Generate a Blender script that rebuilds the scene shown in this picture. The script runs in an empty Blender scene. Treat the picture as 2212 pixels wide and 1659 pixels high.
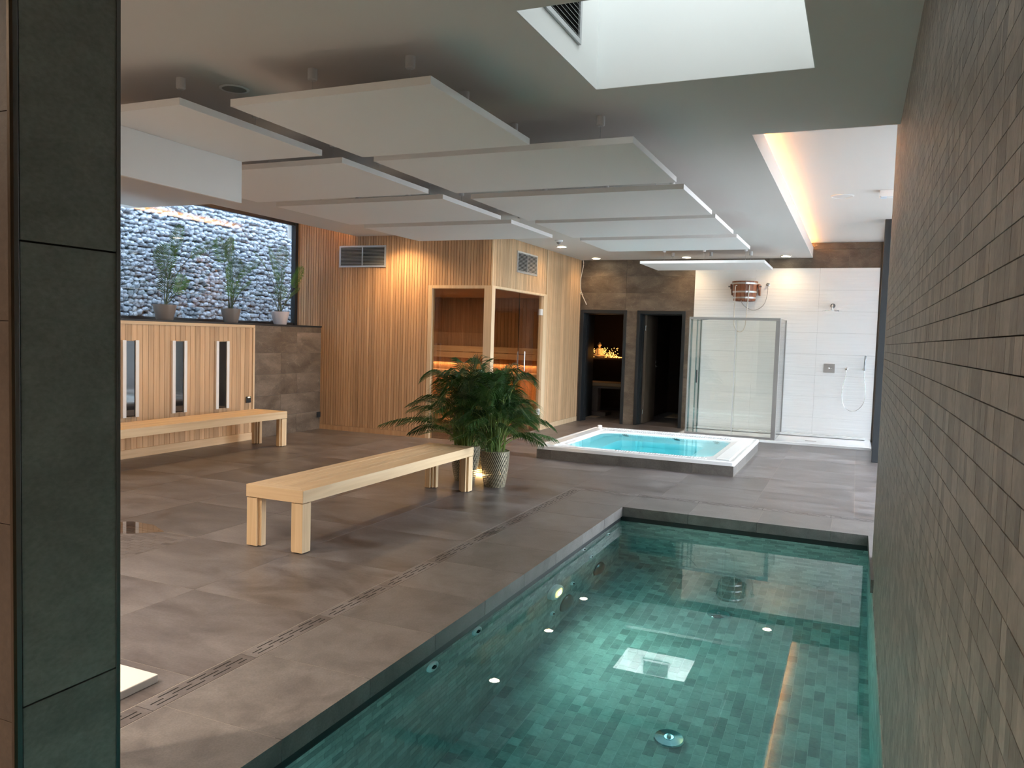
import bpy, bmesh, math, random
from math import sin, cos, pi, radians, sqrt
from mathutils import Vector, Matrix
random.seed(11)
SC = bpy.context.scene
COL = SC.collection

# ------------------------------------------------------------------ camera
CAM_R = Vector((0.9161, 0.3998, 0.0304)); CAM_U = Vector((-0.0519, 0.0431, 0.9977)); CAM_W = Vector((-0.3975, 0.9156, -0.0602))
cd = bpy.data.cameras.new('camera'); cam = bpy.data.objects.new('camera', cd); COL.objects.link(cam)
CAM_R.normalize(); CAM_W.normalize(); CAM_U = CAM_R.cross(CAM_W).normalized()
m = Matrix((CAM_R, CAM_U, -CAM_W)).transposed().to_4x4(); m.translation = Vector((0, 0, 1.5))
cam.matrix_world = m
cd.sensor_width = 36; cd.lens = 1706.8 / 2212 * 36; cd.clip_start = .05; cd.clip_end = 200
SC.camera = cam

# ------------------------------------------------------------------ world / exposure
EXPOSURE = 1.65
SC.view_settings.view_transform = 'Standard'; SC.view_settings.look = 'None'
SC.view_settings.exposure = EXPOSURE; SC.view_settings.gamma = 1; SC.view_settings.use_curve_mapping = False
W = bpy.data.worlds.new('world'); SC.world = W; W.use_nodes = True
nt = W.node_tree; nt.nodes.clear()
wo = nt.nodes.new('ShaderNodeOutputWorld'); wb = nt.nodes.new('ShaderNodeBackground'); wr = nt.nodes.new('ShaderNodeValToRGB')
wt = nt.nodes.new('ShaderNodeTexCoord'); ws = nt.nodes.new('ShaderNodeSeparateXYZ')
wr.color_ramp.elements[0].position = .0; wr.color_ramp.elements[0].color = (.25, .27, .28, 1)
wr.color_ramp.elements[1].position = 1; wr.color_ramp.elements[1].color = (.90, .94, 1.0, 1)
e = wr.color_ramp.elements.new(.03); e.color = (.90, .96, 1.0, 1)
nt.links.new(wt.outputs['Generated'], ws.inputs[0]); nt.links.new(ws.outputs['Z'], wr.inputs[0])
nt.links.new(wr.outputs[0], wb.inputs[0]); nt.links.new(wb.outputs[0], wo.inputs[0])
wb.inputs[1].default_value = 13.0
SC.cycles.use_denoising = True
SC.cycles.max_bounces = 10; SC.cycles.diffuse_bounces = 5; SC.cycles.glossy_bounces = 4
SC.cycles.transmission_bounces = 8; SC.cycles.transparent_max_bounces = 16
SC.cycles.sample_clamp_indirect = 6
WARM = (1.0, .62, .28)

def area(name, loc, rot, sx, sy, power, color=(1, 1, 1), portal=False, spread=None):
    l = bpy.data.lights.new(name, 'AREA'); l.shape = 'RECTANGLE'; l.size = sx; l.size_y = sy
    l.energy = power; l.color = color
    if portal: l.cycles.is_portal = True
    if spread: l.spread = spread
    o = bpy.data.objects.new(name, l); COL.objects.link(o); o.location = loc; o.rotation_euler = rot
    return o

def spot(name, loc, power, color=WARM, size=2.1, blend=.6, rad=.04):
    l = bpy.data.lights.new(name, 'SPOT'); l.energy = power; l.color = color; l.spot_size = size; l.spot_blend = blend
    l.shadow_soft_size = min(rad, .03)
    o = bpy.data.objects.new(name, l); COL.objects.link(o); o.location = loc
    return o

# room numbers ------------------------------------------------------
H = 2.906; H2 = 3.145; BW = 13.65; LX = -7.48; WX = -7.95; SX = -4.64; SY = 9.89
PX0, PX1, PY0, PY1 = -1.86, .160, .55, 6.86
RW = .178; RWE = 6.15; GX = .42; WGX = 3.2
# cove LEDs and daylight portals
COVE_P, COVE_C = 60, (1.0, .44, .11)
area('cove_led_right', (-.85, 9.6, 2.945), (0, radians(180 - 60), 0), .03, 7.9, COVE_P, COVE_C)
area('cove_led_window', (-6.73, 8.45, 2.945), (0, radians(180 + 32), 0), .03, 2.7, 30, COVE_C)
area('portal_right', (WGX + .03, 8.75, 1.6), (0, radians(90), 0), 3.1, 5.0, 1, portal=True)
area('portal_shower', (.40, 12.5, 1.55), (0, radians(90), 0), 3.0, 2.2, 1, portal=True)
area('portal_skylight', (-.85, 3.78, 4.28), (0, 0, 0), 1.16, 1.15, 1, portal=True)
area('portal_skylight_far', (-2.44, 10.95, 4.28), (0, 0, 0), 1.02, 1.1, 1, portal=True)

# ------------------------------------------------------------------ materials
MATS = {}
def nmat(name):
    m = bpy.data.materials.new(name); m.use_nodes = True; m.node_tree.nodes.clear()
    o = m.node_tree.nodes.new('ShaderNodeOutputMaterial'); MATS[name] = m
    return m, m.node_tree, o
def N(t, typ, **kw):
    n = t.nodes.new(typ)
    for k, v in kw.items():
        if k in n.inputs: n.inputs[k].default_value = v
        else: setattr(n, k, v)
    return n
def L(t, a, b): t.links.new(a, b)
def plain(name, col, rough=.5, metal=0, spec=.5, emit=None, es=0, bump=0, bscale=40, coat=0):
    m, t, o = nmat(name)
    p = N(t, 'ShaderNodeBsdfPrincipled'); p.inputs['Base Color'].default_value = (*col, 1)
    p.inputs['Roughness'].default_value = rough; p.inputs['Metallic'].default_value = metal
    p.inputs['Specular IOR Level'].default_value = spec; p.inputs['Coat Weight'].default_value = coat
    if emit: p.inputs['Emission Color'].default_value = (*emit, 1); p.inputs['Emission Strength'].default_value = es
    if bump:
        g = N(t, 'ShaderNodeNewGeometry'); n = N(t, 'ShaderNodeTexNoise'); n.inputs['Scale'].default_value = bscale
        b = N(t, 'ShaderNodeBump'); b.inputs['Strength'].default_value = bump; b.inputs['Distance'].default_value = .01
        L(t, g.outputs['Position'], n.inputs['Vector']); L(t, n.outputs[0], b.inputs['Height']); L(t, b.outputs[0], p.inputs['Normal'])
    L(t, p.outputs[0], o.inputs[0])
    return m
def randval(t):
    oi = N(t, 'ShaderNodeObjectInfo'); a = N(t, 'ShaderNodeAttribute'); a.attribute_name = 'tint'
    s = N(t, 'ShaderNodeMath', operation='ADD'); L(t, oi.outputs['Random'], s.inputs[0]); L(t, a.outputs['Fac'], s.inputs[1])
    f = N(t, 'ShaderNodeMath', operation='FRACT'); L(t, s.outputs[0], f.inputs[0])
    return f.outputs[0]
def offpos(t, rnd, scale=(1, 1, 1), k=37.0):
    g = N(t, 'ShaderNodeNewGeometry'); mp = N(t, 'ShaderNodeVectorMath', operation='MULTIPLY'); mp.inputs[1].default_value = scale
    L(t, g.outputs['Position'], mp.inputs[0])
    mu = N(t, 'ShaderNodeMath', operation='MULTIPLY'); mu.inputs[1].default_value = k; L(t, rnd, mu.inputs[0])
    ad = N(t, 'ShaderNodeVectorMath', operation='ADD'); L(t, mp.outputs[0], ad.inputs[0]); L(t, mu.outputs[0], ad.inputs[1])
    return ad.outputs[0]
def ramp(t, fac, stops):
    r = N(t, 'ShaderNodeValToRGB'); els = r.color_ramp.elements
    els[0].position = stops[0][0]; els[0].color = (*stops[0][1], 1); els[1].position = stops[-1][0]; els[1].color = (*stops[-1][1], 1)
    for p_, c_ in stops[1:-1]:
        e_ = els.new(p_); e_.color = (*c_, 1)
    L(t, fac, r.inputs[0]); return r.outputs[0]
def stone(name, stops, rough=.45, nscale=1.6, stretch=(1, 1, 1), veins=0, tone=.25, bump=.15, vein_col=(.5, .45, .38), spec=.5, rvar=.12, detail=7):
    """mottled stone: large clouds, fine grain, optional light veins, tone varies from piece to piece"""
    m, t, o = nmat(name); rnd = randval(t); pos = offpos(t, rnd, stretch)
    n1 = N(t, 'ShaderNodeTexNoise'); n1.inputs['Scale'].default_value = nscale; n1.inputs['Detail'].default_value = detail
    n1.inputs['Roughness'].default_value = .62; n1.inputs['Distortion'].default_value = .5; L(t, pos, n1.inputs['Vector'])
    col = ramp(t, n1.outputs[0], stops)
    n2 = N(t, 'ShaderNodeTexNoise'); n2.inputs['Scale'].default_value = 60; n2.inputs['Detail'].default_value = 4; L(t, pos, n2.inputs['Vector'])
    v = N(t, 'ShaderNodeMath', operation='MULTIPLY_ADD'); L(t, rnd, v.inputs[0]); v.inputs[1].default_value = tone; v.inputs[2].default_value = 1 - tone / 2
    v2 = N(t, 'ShaderNodeMath', operation='MULTIPLY_ADD'); L(t, n2.outputs[0], v2.inputs[0]); v2.inputs[1].default_value = .6; v2.inputs[2].default_value = .7
    vm = N(t, 'ShaderNodeMath', operation='MULTIPLY'); L(t, v.outputs[0], vm.inputs[0]); L(t, v2.outputs[0], vm.inputs[1])
    mx = N(t, 'ShaderNodeVectorMath', operation='SCALE'); L(t, col, mx.inputs[0]); L(t, vm.outputs[0], mx.inputs['Scale'])
    out = mx.outputs[0]
    if veins:
        w = N(t, 'ShaderNodeTexNoise'); w.inputs['Scale'].default_value = 2.4; w.inputs['Detail'].default_value = 3; w.inputs['Distortion'].default_value = 1.6
        L(t, pos, w.inputs['Vector'])
        a = N(t, 'ShaderNodeMath', operation='SUBTRACT'); L(t, w.outputs[0], a.inputs[0]); a.inputs[1].default_value = .5
        b = N(t, 'ShaderNodeMath', operation='ABSOLUTE'); L(t, a.outputs[0], b.inputs[0])
        r = N(t, 'ShaderNodeMapRange'); L(t, b.outputs[0], r.inputs[0]); r.inputs[1].default_value = 0; r.inputs[2].default_value = .008; r.inputs[3].default_value = veins; r.inputs[4].default_value = 0
        mk = N(t, 'ShaderNodeMath', operation='MULTIPLY'); L(t, r.outputs[0], mk.inputs[0]); L(t, n1.outputs[0], mk.inputs[1])
        mm = N(t, 'ShaderNodeMix', data_type='RGBA'); L(t, mk.outputs[0], mm.inputs[0]); L(t, out, mm.inputs[6]); mm.inputs[7].default_value = (*vein_col, 1)
        out = mm.outputs[2]
    p = N(t, 'ShaderNodeBsdfPrincipled'); L(t, out, p.inputs['Base Color']); p.inputs['Specular IOR Level'].default_value = spec
    rr = N(t, 'ShaderNodeMath', operation='MULTIPLY_ADD'); L(t, n1.outputs[0], rr.inputs[0]); rr.inputs[1].default_value = rvar * 2; rr.inputs[2].default_value = rough - rvar
    L(t, rr.outputs[0], p.inputs['Roughness'])
    if bump:
        b = N(t, 'ShaderNodeBump'); b.inputs['Strength'].default_value = bump; b.inputs['Distance'].default_value = .004
        L(t, n2.outputs[0], b.inputs['Height']); L(t, b.outputs[0], p.inputs['Normal'])
    L(t, p.outputs[0], o.inputs[0]); return m
def wood(name, stops, axis='z', rough=.5, tone=.3, knots=False, spec=.4):
    m, t, o = nmat(name); rnd = randval(t)
    sc = {'x': (1.2, 28, 28), 'y': (28, 1.2, 28), 'z': (28, 28, 1.2)}[axis]
    pos = offpos(t, rnd, sc, 91.0)
    n1 = N(t, 'ShaderNodeTexNoise'); n1.inputs['Scale'].default_value = 1.0; n1.inputs['Detail'].default_value = 5; n1.inputs['Distortion'].default_value = .6
    L(t, pos, n1.inputs['Vector'])
    col = ramp(t, n1.outputs[0], stops)
    v = N(t, 'ShaderNodeMath', operation='MULTIPLY_ADD'); L(t, rnd, v.inputs[0]); v.inputs[1].default_value = tone; v.inputs[2].default_value = 1 - tone / 2
    mx = N(t, 'ShaderNodeVectorMath', operation='SCALE'); L(t, col, mx.inputs[0]); L(t, v.outputs[0], mx.inputs['Scale'])
    p = N(t, 'ShaderNodeBsdfPrincipled'); L(t, mx.outputs[0], p.inputs['Base Color']); p.inputs['Roughness'].default_value = rough
    p.inputs['Specular IOR Level'].default_value = spec
    b = N(t, 'ShaderNodeBump'); b.inputs['Strength'].default_value = .12; b.inputs['Distance'].default_value = .002
    L(t, n1.outputs[0], b.inputs['Height']); L(t, b.outputs[0], p.inputs['Normal'])
    L(t, p.outputs[0], o.inputs[0]); return m
def glass(name, tint=(1, 1, 1), refl=.04, rough=0):
    m, t, o = nmat(name)
    lw = N(t, 'ShaderNodeLayerWeight'); lw.inputs['Blend'].default_value = .5
    pw = N(t, 'ShaderNodeMath', operation='POWER'); L(t, lw.outputs['Facing'], pw.inputs[0]); pw.inputs[1].default_value = 4.5
    f = N(t, 'ShaderNodeMath', operation='MULTIPLY_ADD'); L(t, pw.outputs[0], f.inputs[0]); f.inputs[1].default_value = 1 - refl; f.inputs[2].default_value = refl
    tr = N(t, 'ShaderNodeBsdfTransparent'); tr.inputs[0].default_value = (*tint, 1)
    gl = N(t, 'ShaderNodeBsdfGlossy'); gl.inputs['Roughness'].default_value = rough
    mx = N(t, 'ShaderNodeMixShader'); L(t, f.outputs[0], mx.inputs[0]); L(t, tr.outputs[0], mx.inputs[1]); L(t, gl.outputs[0], mx.inputs[2])
    L(t, mx.outputs[0], o.inputs[0]); return m
def water(name, color, density, ripple=.02, rscale=3):
    m, t, o = nmat(name)
    g = N(t, 'ShaderNodeBsdfGlass'); g.inputs['IOR'].default_value = 1.33; g.inputs['Roughness'].default_value = 0
    n = N(t, 'ShaderNodeTexNoise'); n.inputs['Scale'].default_value = rscale; n.inputs['Detail'].default_value = 2
    ge = N(t, 'ShaderNodeNewGeometry'); L(t, ge.outputs['Position'], n.inputs['Vector'])
    b = N(t, 'ShaderNodeBump'); b.inputs['Strength'].default_value = ripple; b.inputs['Distance'].default_value = .02
    L(t, n.outputs[0], b.inputs['Height']); L(t, b.outputs[0], g.inputs['Normal'])
    va = N(t, 'ShaderNodeVolumeAbsorption'); va.inputs['Color'].default_value = (*color, 1); va.inputs['Density'].default_value = density
    L(t, g.outputs[0], o.inputs['Surface']); L(t, va.outputs[0], o.inputs['Volume']); return m
def white_relief(name):
    m, t, o = nmat(name)
    g = N(t, 'ShaderNodeNewGeometry'); mp = N(t, 'ShaderNodeVectorMath', operation='MULTIPLY'); mp.inputs[1].default_value = (1.3, 1.3, 34)
    L(t, g.outputs['Position'], mp.inputs[0])
    n = N(t, 'ShaderNodeTexNoise'); n.inputs['Scale'].default_value = 1; n.inputs['Detail'].default_value = 1.5; L(t, mp.outputs[0], n.inputs['Vector'])
    b = N(t, 'ShaderNodeBump'); b.inputs['Strength'].default_value = .5; b.inputs['Distance'].default_value = .012; L(t, n.outputs[0], b.inputs['Height'])
    p = N(t, 'ShaderNodeBsdfPrincipled'); p.inputs['Base Color'].default_value = (.89, .895, .90, 1); p.inputs['Roughness'].default_value = .32
    L(t, b.outputs[0], p.inputs['Normal']); L(t, p.outputs[0], o.inputs[0]); return m
def leaf(name, c1, c2):
    m, t, o = nmat(name); rnd = randval(t)
    g = N(t, 'ShaderNodeNewGeometry'); n = N(t, 'ShaderNodeTexNoise'); n.inputs['Scale'].default_value = 9; L(t, g.outputs['Position'], n.inputs['Vector'])
    a = N(t, 'ShaderNodeMath', operation='ADD'); L(t, n.outputs[0], a.inputs[0]); L(t, rnd, a.inputs[1])
    h = N(t, 'ShaderNodeMath', operation='MULTIPLY'); L(t, a.outputs[0], h.inputs[0]); h.inputs[1].default_value = .5
    col = ramp(t, h.outputs[0], [(.2, c1), (.8, c2)])
    p = N(t, 'ShaderNodeBsdfPrincipled'); L(t, col, p.inputs['Base Color']); p.inputs['Roughness'].default_value = .42
    tl = N(t, 'ShaderNodeBsdfTranslucent'); L(t, col, tl.inputs[0])
    mx = N(t, 'ShaderNodeMixShader'); mx.inputs[0].default_value = .25; L(t, p.outputs[0], mx.inputs[1]); L(t, tl.outputs[0], mx.inputs[2])
    L(t, mx.outputs[0], o.inputs[0]); return m

M_floor = stone('floor_stone', [(.30, (.066, .054, .052)), (.43, (.118, .101, .098)), (.56, (.163, .147, .147)), (.72, (.223, .203, .203))], rough=.40, nscale=1.9, stretch=(1, 1.9, 1), tone=.26, bump=.2, rvar=.14)
M_grout = plain('pale_grout', (.34, .31, .28), .8)
M_dgrout = plain('dark_grout', (.035, .03, .027), .9)
M_brown = stone('brown_stone', [(.25, (.065, .049, .037)), (.45, (.12, .092, .070)), (.62, (.18, .14, .108)), (.82, (.25, .20, .155))], rough=.42, nscale=2.2, stretch=(1, 1, 2), veins=.28, tone=.25, bump=.2)
M_bgrout = plain('brown_grout', (.17, .14, .11), .85)
M_pillar = stone('grey_stone', [(.25, (.145, .15, .132)), (.5, (.215, .22, .20)), (.8, (.285, .29, .262))], rough=.4, nscale=2.6, stretch=(1, 1, 1.6), tone=.1, bump=.2, veins=.15)
M_pillarw = stone('brown_face_stone', [(.25, (.075, .045, .028)), (.8, (.12, .075, .048))], rough=.5, nscale=2.6, tone=.1, bump=.2)
M_mos = stone('mosaic_stone', [(.25, (.225, .195, .17)), (.5, (.30, .265, .235)), (.8, (.375, .335, .30))], rough=.5, nscale=9, stretch=(1, 1, 1), tone=.55, bump=.25)
M_pool = stone('pool_mosaic_stone', [(.25, (.26, .27, .25)), (.5, (.36, .37, .34)), (.8, (.46, .47, .43))], rough=.5, nscale=8, tone=.6, bump=.1)
M_pgrout = plain('pool_grout', (.60, .61, .57), .8)
M_coping = stone('coping_stone', [(.25, (.095, .085, .083)), (.5, (.155, .142, .138)), (.8, (.215, .20, .196))], rough=.42, nscale=3, stretch=(2, 2, 2), tone=.2, bump=.2)
M_plinth = stone('plinth_stone', [(.25, (.075, .068, .062)), (.5, (.125, .114, .104)), (.8, (.18, .165, .15))], rough=.45, nscale=4, tone=.25, bump=.3)
M_white = white_relief('white_relief_tile')
M_wgrout = plain('white_grout', (.30, .30, .30), .8)
M_ceil = plain('ceiling_paint', (.72, .69, .665), .9, spec=.1)
M_wall = plain('wall_paint', (.85, .83, .80), .9, spec=.1)
M_shaft = plain('white_shaft_paint', (.88, .89, .88), .8, spec=.2)
M_panel = plain('white_acoustic_felt', (.90, .875, .865), .95, spec=.1, bump=.15, bscale=300)
M_ply = plain('white_plastic', (.80, .80, .80), .4)
M_wire = plain('steel_wire', (.5, .5, .5), .35, 1)
M_black = plain('black_frame', (.018, .02, .023), .45)
M_anth = plain('anthracite_frame', (.016, .020, .024), .45)
M_chrome = plain('chrome', (.85, .86, .87), .08, 1)
M_alu = plain('brushed_aluminium', (.62, .62, .62), .3, 1)
M_jet = plain('polished_steel', (.88, .90, .90), .3)
M_darkmetal = plain('dark_metal', (.2, .2, .2), .3, 1)
M_slatal = plain('grille_aluminium', (.52, .53, .54), .45, .6)
M_void = plain('black_void', (.01, .01, .01), .9)
M_acryl = plain('white_acrylic', (.86, .87, .88), .18, coat=.3)
M_bench = wood('pale_pine', [(.3, (.70, .49, .28)), (.5, (.78, .57, .345)), (.75, (.84, .64, .41))], 'y', .5, .12)
M_bench_e = wood('pale_pine_end', [(.3, (.70, .49, .28)), (.5, (.78, .57, .345)), (.75, (.84, .64, .41))], 'x', .5, .12)
M_bench_z = wood('pale_pine_leg', [(.3, (.70, .49, .28)), (.5, (.78, .57, .345)), (.75, (.84, .64, .41))], 'z', .5, .12)
M_alder = wood('warm_alder', [(.25, (.43, .25, .135)), (.5, (.52, .32, .18)), (.75, (.60, .39, .23))], 'z', .55, .28)
M_alder2 = wood('pale_alder', [(.25, (.47, .30, .165)), (.5, (.57, .375, .22)), (.75, (.65, .45, .275))], 'z', .55, .34)
M_light = wood('pale_aspen', [(.25, (.60, .43, .26)), (.5, (.68, .50, .32)), (.75, (.74, .57, .38))], 'z', .5, .14)
M_lightx = wood('pale_aspen_x', [(.25, (.60, .43, .26)), (.5, (.68, .50, .32)), (.75, (.74, .57, .38))], 'x', .5, .1)
M_lighty = wood('pale_aspen_y', [(.25, (.58, .41, .24)), (.5, (.66, .48, .30)), (.75, (.72, .55, .36))], 'y', .5, .1)
M_sgap = plain('wood_shadow_gap', (.10, .055, .028), .9)
M_inner = wood('dark_sauna_wood', [(.25, (.28, .155, .08)), (.5, (.36, .21, .115)), (.75, (.44, .27, .16))], 'z', .6, .3)
M_bucket = wood('red_cedar', [(.25, (.16, .05, .025)), (.5, (.27, .095, .045)), (.75, (.36, .15, .075))], 'z', .35, .35)
M_glass = glass('clear_glass', (.97, .985, .98), .05)
M_winglass = glass('window_glass', (.50, .54, .57), .09)
M_film = glass('tinted_film_glass', (.40, .415, .43), .05)
M_sunglass = glass('sun_glass', (.66, .67, .68), .05)
M_dimglass = glass('dimming_pane', (.31, .315, .31), .05)  # tinted pane added to cut the daylight down the shafts
M_shglass = glass('shower_glass', (.955, .965, .95), .05)
M_shedge = glass('shower_glass_edge', (.62, .76, .78), .10)
M_sglass = glass('bronze_glass', (.80, .74, .66), .06)
M_heater = plain('black_glass', (.012, .014, .018), .06, coat=1)
M_water = water('pool_water', (.03, .83, .90), .46, .006, 2.5)
M_jwater = water('tub_water', (.18, .88, .93), 1.1, .012, 3)
M_leaf = leaf('palm_leaf', (.016, .055, .012), (.055, .14, .030))
M_leaf2 = leaf('bright_palm_leaf', (.03, .11, .015), (.11, .27, .035))
M_stem = plain('green_stem', (.16, .24, .05), .5)
M_stem2 = plain('dark_stem', (.045, .07, .025), .5)
M_taupe = plain('taupe_pot', (.20, .165, .145), .45)
M_pinkpot = plain('pale_pink_pot', (.55, .48, .48), .45)
M_soil = plain('soil', (.03, .02, .015), .95)
M_lamp = plain('lamp_diffuser', (.9, .9, .9), .5, emit=(1, .80, .52), es=14)
M_bulb = plain('fairy_bulb', (.9, .6, .2), .5, emit=(1, .42, .09), es=1.3)
M_pool_lamp = plain('pool_lamp_lens', (.8, .7, .3), .3, emit=(1, .72, .22), es=.8)
M_figure = plain('stone_figurine', (.62, .48, .33), .6)
M_rope = plain('white_rope', (.72, .66, .58), .8)
M_hose = plain('steel_hose', (.42, .40, .39), .35, .5)
M_steel = plain('grey_steel', (.40, .42, .44), .25, .6)
M_rug = plain('beige_mat', (.55, .42, .28), .95, bump=.5, bscale=200)
M_bed = plain('beige_upholstery', (.30, .21, .13), .7)
M_bedbase = plain('grey_base', (.16, .13, .12), .6)
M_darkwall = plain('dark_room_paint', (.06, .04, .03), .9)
M_doorleaf = wood('door_leaf', [(.3, (.10, .075, .055)), (.7, (.14, .105, .08))], 'z', .5, .1)
M_gab = stone('gabion_stone', [(.25, (.19, .22, .26)), (.5, (.25, .29, .345)), (.8, (.32, .365, .43))], rough=.8, nscale=4, tone=.5, bump=.5)
M_gabback = plain('gabion_core', (.10, .115, .13), .95)
M_terr = plain('terrace_paving', (.22, .22, .22), .9)
M_salmon = plain('white_slab', (.80, .76, .72), .35)
M_puddle = plain('wet_film', (.10, .065, .035), .05, spec=.6)

# ------------------------------------------------------------------ mesh building
class MB:
    def __init__(s): s.v = []; s.f = []; s.t = []; s.tint = 0.0
    def _add(s, vs, fs):
        b = len(s.v); s.v += [tuple(v) for v in vs]; s.f += [tuple(b + i for i in f) for f in fs]; s.t += [s.tint] * len(fs)
        return s
    def box(s, x0, x1, y0, y1, z0, z1):
        vs = [(x, y, z) for z in (z0, z1) for y in (y0, y1) for x in (x0, x1)]
        return s._add(vs, [(0, 2, 3, 1), (4, 5, 7, 6), (0, 1, 5, 4), (2, 6, 7, 3), (0, 4, 6, 2), (1, 3, 7, 5)])
    def obox(s, c, ax, ay, az, hx, hy, hz):
        c = Vector(c); vs = [c + ax * (hx * i) + ay * (hy * j) + az * (hz * k) for k in (-1, 1) for j in (-1, 1) for i in (-1, 1)]
        return s._add(vs, [(0, 2, 3, 1), (4, 5, 7, 6), (0, 1, 5, 4), (2, 6, 7, 3), (0, 4, 6, 2), (1, 3, 7, 5)])
    def tube(s, pts, r, n=8, cap=True):
        pts = [Vector(p) for p in pts]; rs = r if isinstance(r, (list, tuple)) else [r] * len(pts); rings = []
        up = Vector((0, 0, 1))
        for i, p in enumerate(pts):
            d = (pts[min(i + 1, len(pts) - 1)] - pts[max(i - 1, 0)]).normalized()
            a = d.cross(up)
            if a.length < .05: a = d.cross(Vector((0, 1, 0)))
            a.normalize(); b = d.cross(a)
            rings.append([p + (a * cos(2 * pi * k / n) + b * sin(2 * pi * k / n)) * rs[i] for k in range(n)])
        vs = [v for rg in rings for v in rg]; fs = []
        for i in range(len(pts) - 1):
            for k in range(n):
                k2 = (k + 1) % n; fs.append((i * n + k, i * n + k2, (i + 1) * n + k2, (i + 1) * n + k))
        if cap: fs.append(tuple(range(n))); fs.append(tuple(reversed(range((len(pts) - 1) * n, len(pts) * n))))
        return s._add(vs, fs)
    def lathe(s, prof, c=(0, 0, 0), axis='z', n=24, f=None):
        """prof: (radius, height) pairs along the axis"""
        vs = []
        for r, h in prof:
            for k in range(n):
                a = 2 * pi * k / n; x, y = r * cos(a), r * sin(a)
                p = {'z': (x, y, h), 'x': (h, x, y), 'y': (x, h, y)}[axis]
                vs.append((c[0] + p[0], c[1] + p[1], c[2] + p[2]))
        fs = []
        for i in range(len(prof) - 1):
            for k in range(n):
                k2 = (k + 1) % n; fs.append((i * n + k, i * n + k2, (i + 1) * n + k2, (i + 1) * n + k))
        if prof[0][0] > 1e-6: fs.append(tuple(reversed(range(n))))
        if prof[-1][0] > 1e-6: fs.append(tuple(range((len(prof) - 1) * n, len(prof) * n)))
        return s._add(vs, fs)
    def prism(s, poly, z0, z1):
        n = len(poly); vs = [(x, y, z0) for x, y in poly] + [(x, y, z1) for x, y in poly]
        fs = [tuple(reversed(range(n))), tuple(range(n, 2 * n))] + [(i, (i + 1) % n, n + (i + 1) % n, n + i) for i in range(n)]
        return s._add(vs, fs)
    def mesh(s, name, mat, org=(0, 0, 0), smooth=False, tints=False):
        me = bpy.data.meshes.new(name); me.from_pydata([(v[0] - org[0], v[1] - org[1], v[2] - org[2]) for v in s.v], [], s.f)
        if mat: me.materials.append(mat)
        if smooth: me.polygons.foreach_set('use_smooth', [True] * len(me.polygons))
        if tints:
            a = me.attributes.new('tint', 'FLOAT', 'FACE'); a.data.foreach_set('value', s.t)
        me.validate(); bm = bmesh.new(); bm.from_mesh(me); bmesh.ops.recalc_face_normals(bm, faces=bm.faces); bm.to_mesh(me); bm.free()
        return me
    def build(s, name, mat, parent=None, smooth=False, bevel=0, tints=False, seg=2, auto=None):
        org = Vector((0, 0, 0)); p = parent
        if parent is not None: org = gloc(parent)
        me = s.mesh(name, mat, org, smooth, tints); o = bpy.data.objects.new(name, me); COL.objects.link(o); o.parent = parent
        if bevel:
            b = o.modifiers.new('bevel', 'BEVEL'); b.width = bevel; b.segments = seg; b.limit_method = 'ANGLE'
        if auto: autosmooth(me, auto)
        return o
def autosmooth(me, deg=35):
    bm = bmesh.new(); bm.from_mesh(me)
    for f in bm.faces: f.smooth = True
    for e_ in bm.edges:
        if len(e_.link_faces) == 2 and e_.calc_face_angle(0) > radians(deg): e_.smooth = False
    bm.to_mesh(me); bm.free()
def gloc(o):
    v = Vector((0, 0, 0))
    while o is not None: v = v + o.location; o = o.parent
    return v
def B(x0, x1, y0, y1, z0, z1): return MB().box(x0, x1, y0, y1, z0, z1)
def thing(name, label, cat, loc=(0, 0, 0), group=None):
    o = bpy.data.objects.new(name, None); COL.objects.link(o); o.location = loc; o.empty_display_size = .1
    o['label'] = label; o['category'] = cat
    if group: o['group'] = group
    return o
def tag(o, label, cat, group=None):
    o['label'] = label; o['category'] = cat
    if group: o['group'] = group
    return o
def struct(o): o['kind'] = 'structure'; return o
def stuff(o): o['kind'] = 'stuff'; return o
def inst(me, name, parent, loc, rot=None, scale=None):
    o = bpy.data.objects.new(name, me); COL.objects.link(o); o.parent = parent; o.location = Vector(loc) - gloc(parent)
    if rot: o.rotation_euler = rot
    if scale: o.scale = scale
    return o
def copy_tree(o, parent=None, loc=None, label=None):
    c = o.copy(); COL.objects.link(c); c.parent = parent
    if loc is not None: c.location = loc
    if label: c['label'] = label
    for ch in list(o.children): copy_tree(ch, c)
    return c
TM = {}
def boxmesh(dx, dy, dz, mat, name='tile'):
    k = (round(dx, 4), round(dy, 4), round(dz, 4), mat.name, name)
    if k not in TM: TM[k] = B(-dx / 2, dx / 2, -dy / 2, dy / 2, -dz / 2, dz / 2).mesh(name, mat)
    return TM[k]
def piece(parent, name, mat, x0, x1, y0, y1, z0, z1):
    return inst(boxmesh(x1 - x0, y1 - y0, z1 - z0, mat, name), name, parent, ((x0 + x1) / 2, (y0 + y1) / 2, (z0 + z1) / 2))
def minus(r, holes):
    out = [r]
    for h in holes:
        nx = []
        for (a0, a1, b0, b1) in out:
            c0, c1, d0, d1 = max(a0, h[0]), min(a1, h[1]), max(b0, h[2]), min(b1, h[3])
            if c0 >= c1 or d0 >= d1: nx.append((a0, a1, b0, b1)); continue
            if b0 < d0: nx.append((a0, a1, b0, d0))
            if d1 < b1: nx.append((a0, a1, d1, b1))
            if a0 < c0: nx.append((a0, c0, d0, d1))
            if c1 < a1: nx.append((c1, a1, d0, d1))
        out = nx
    return [r_ for r_ in out if r_[1] - r_[0] > .012 and r_[3] - r_[2] > .012]
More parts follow.
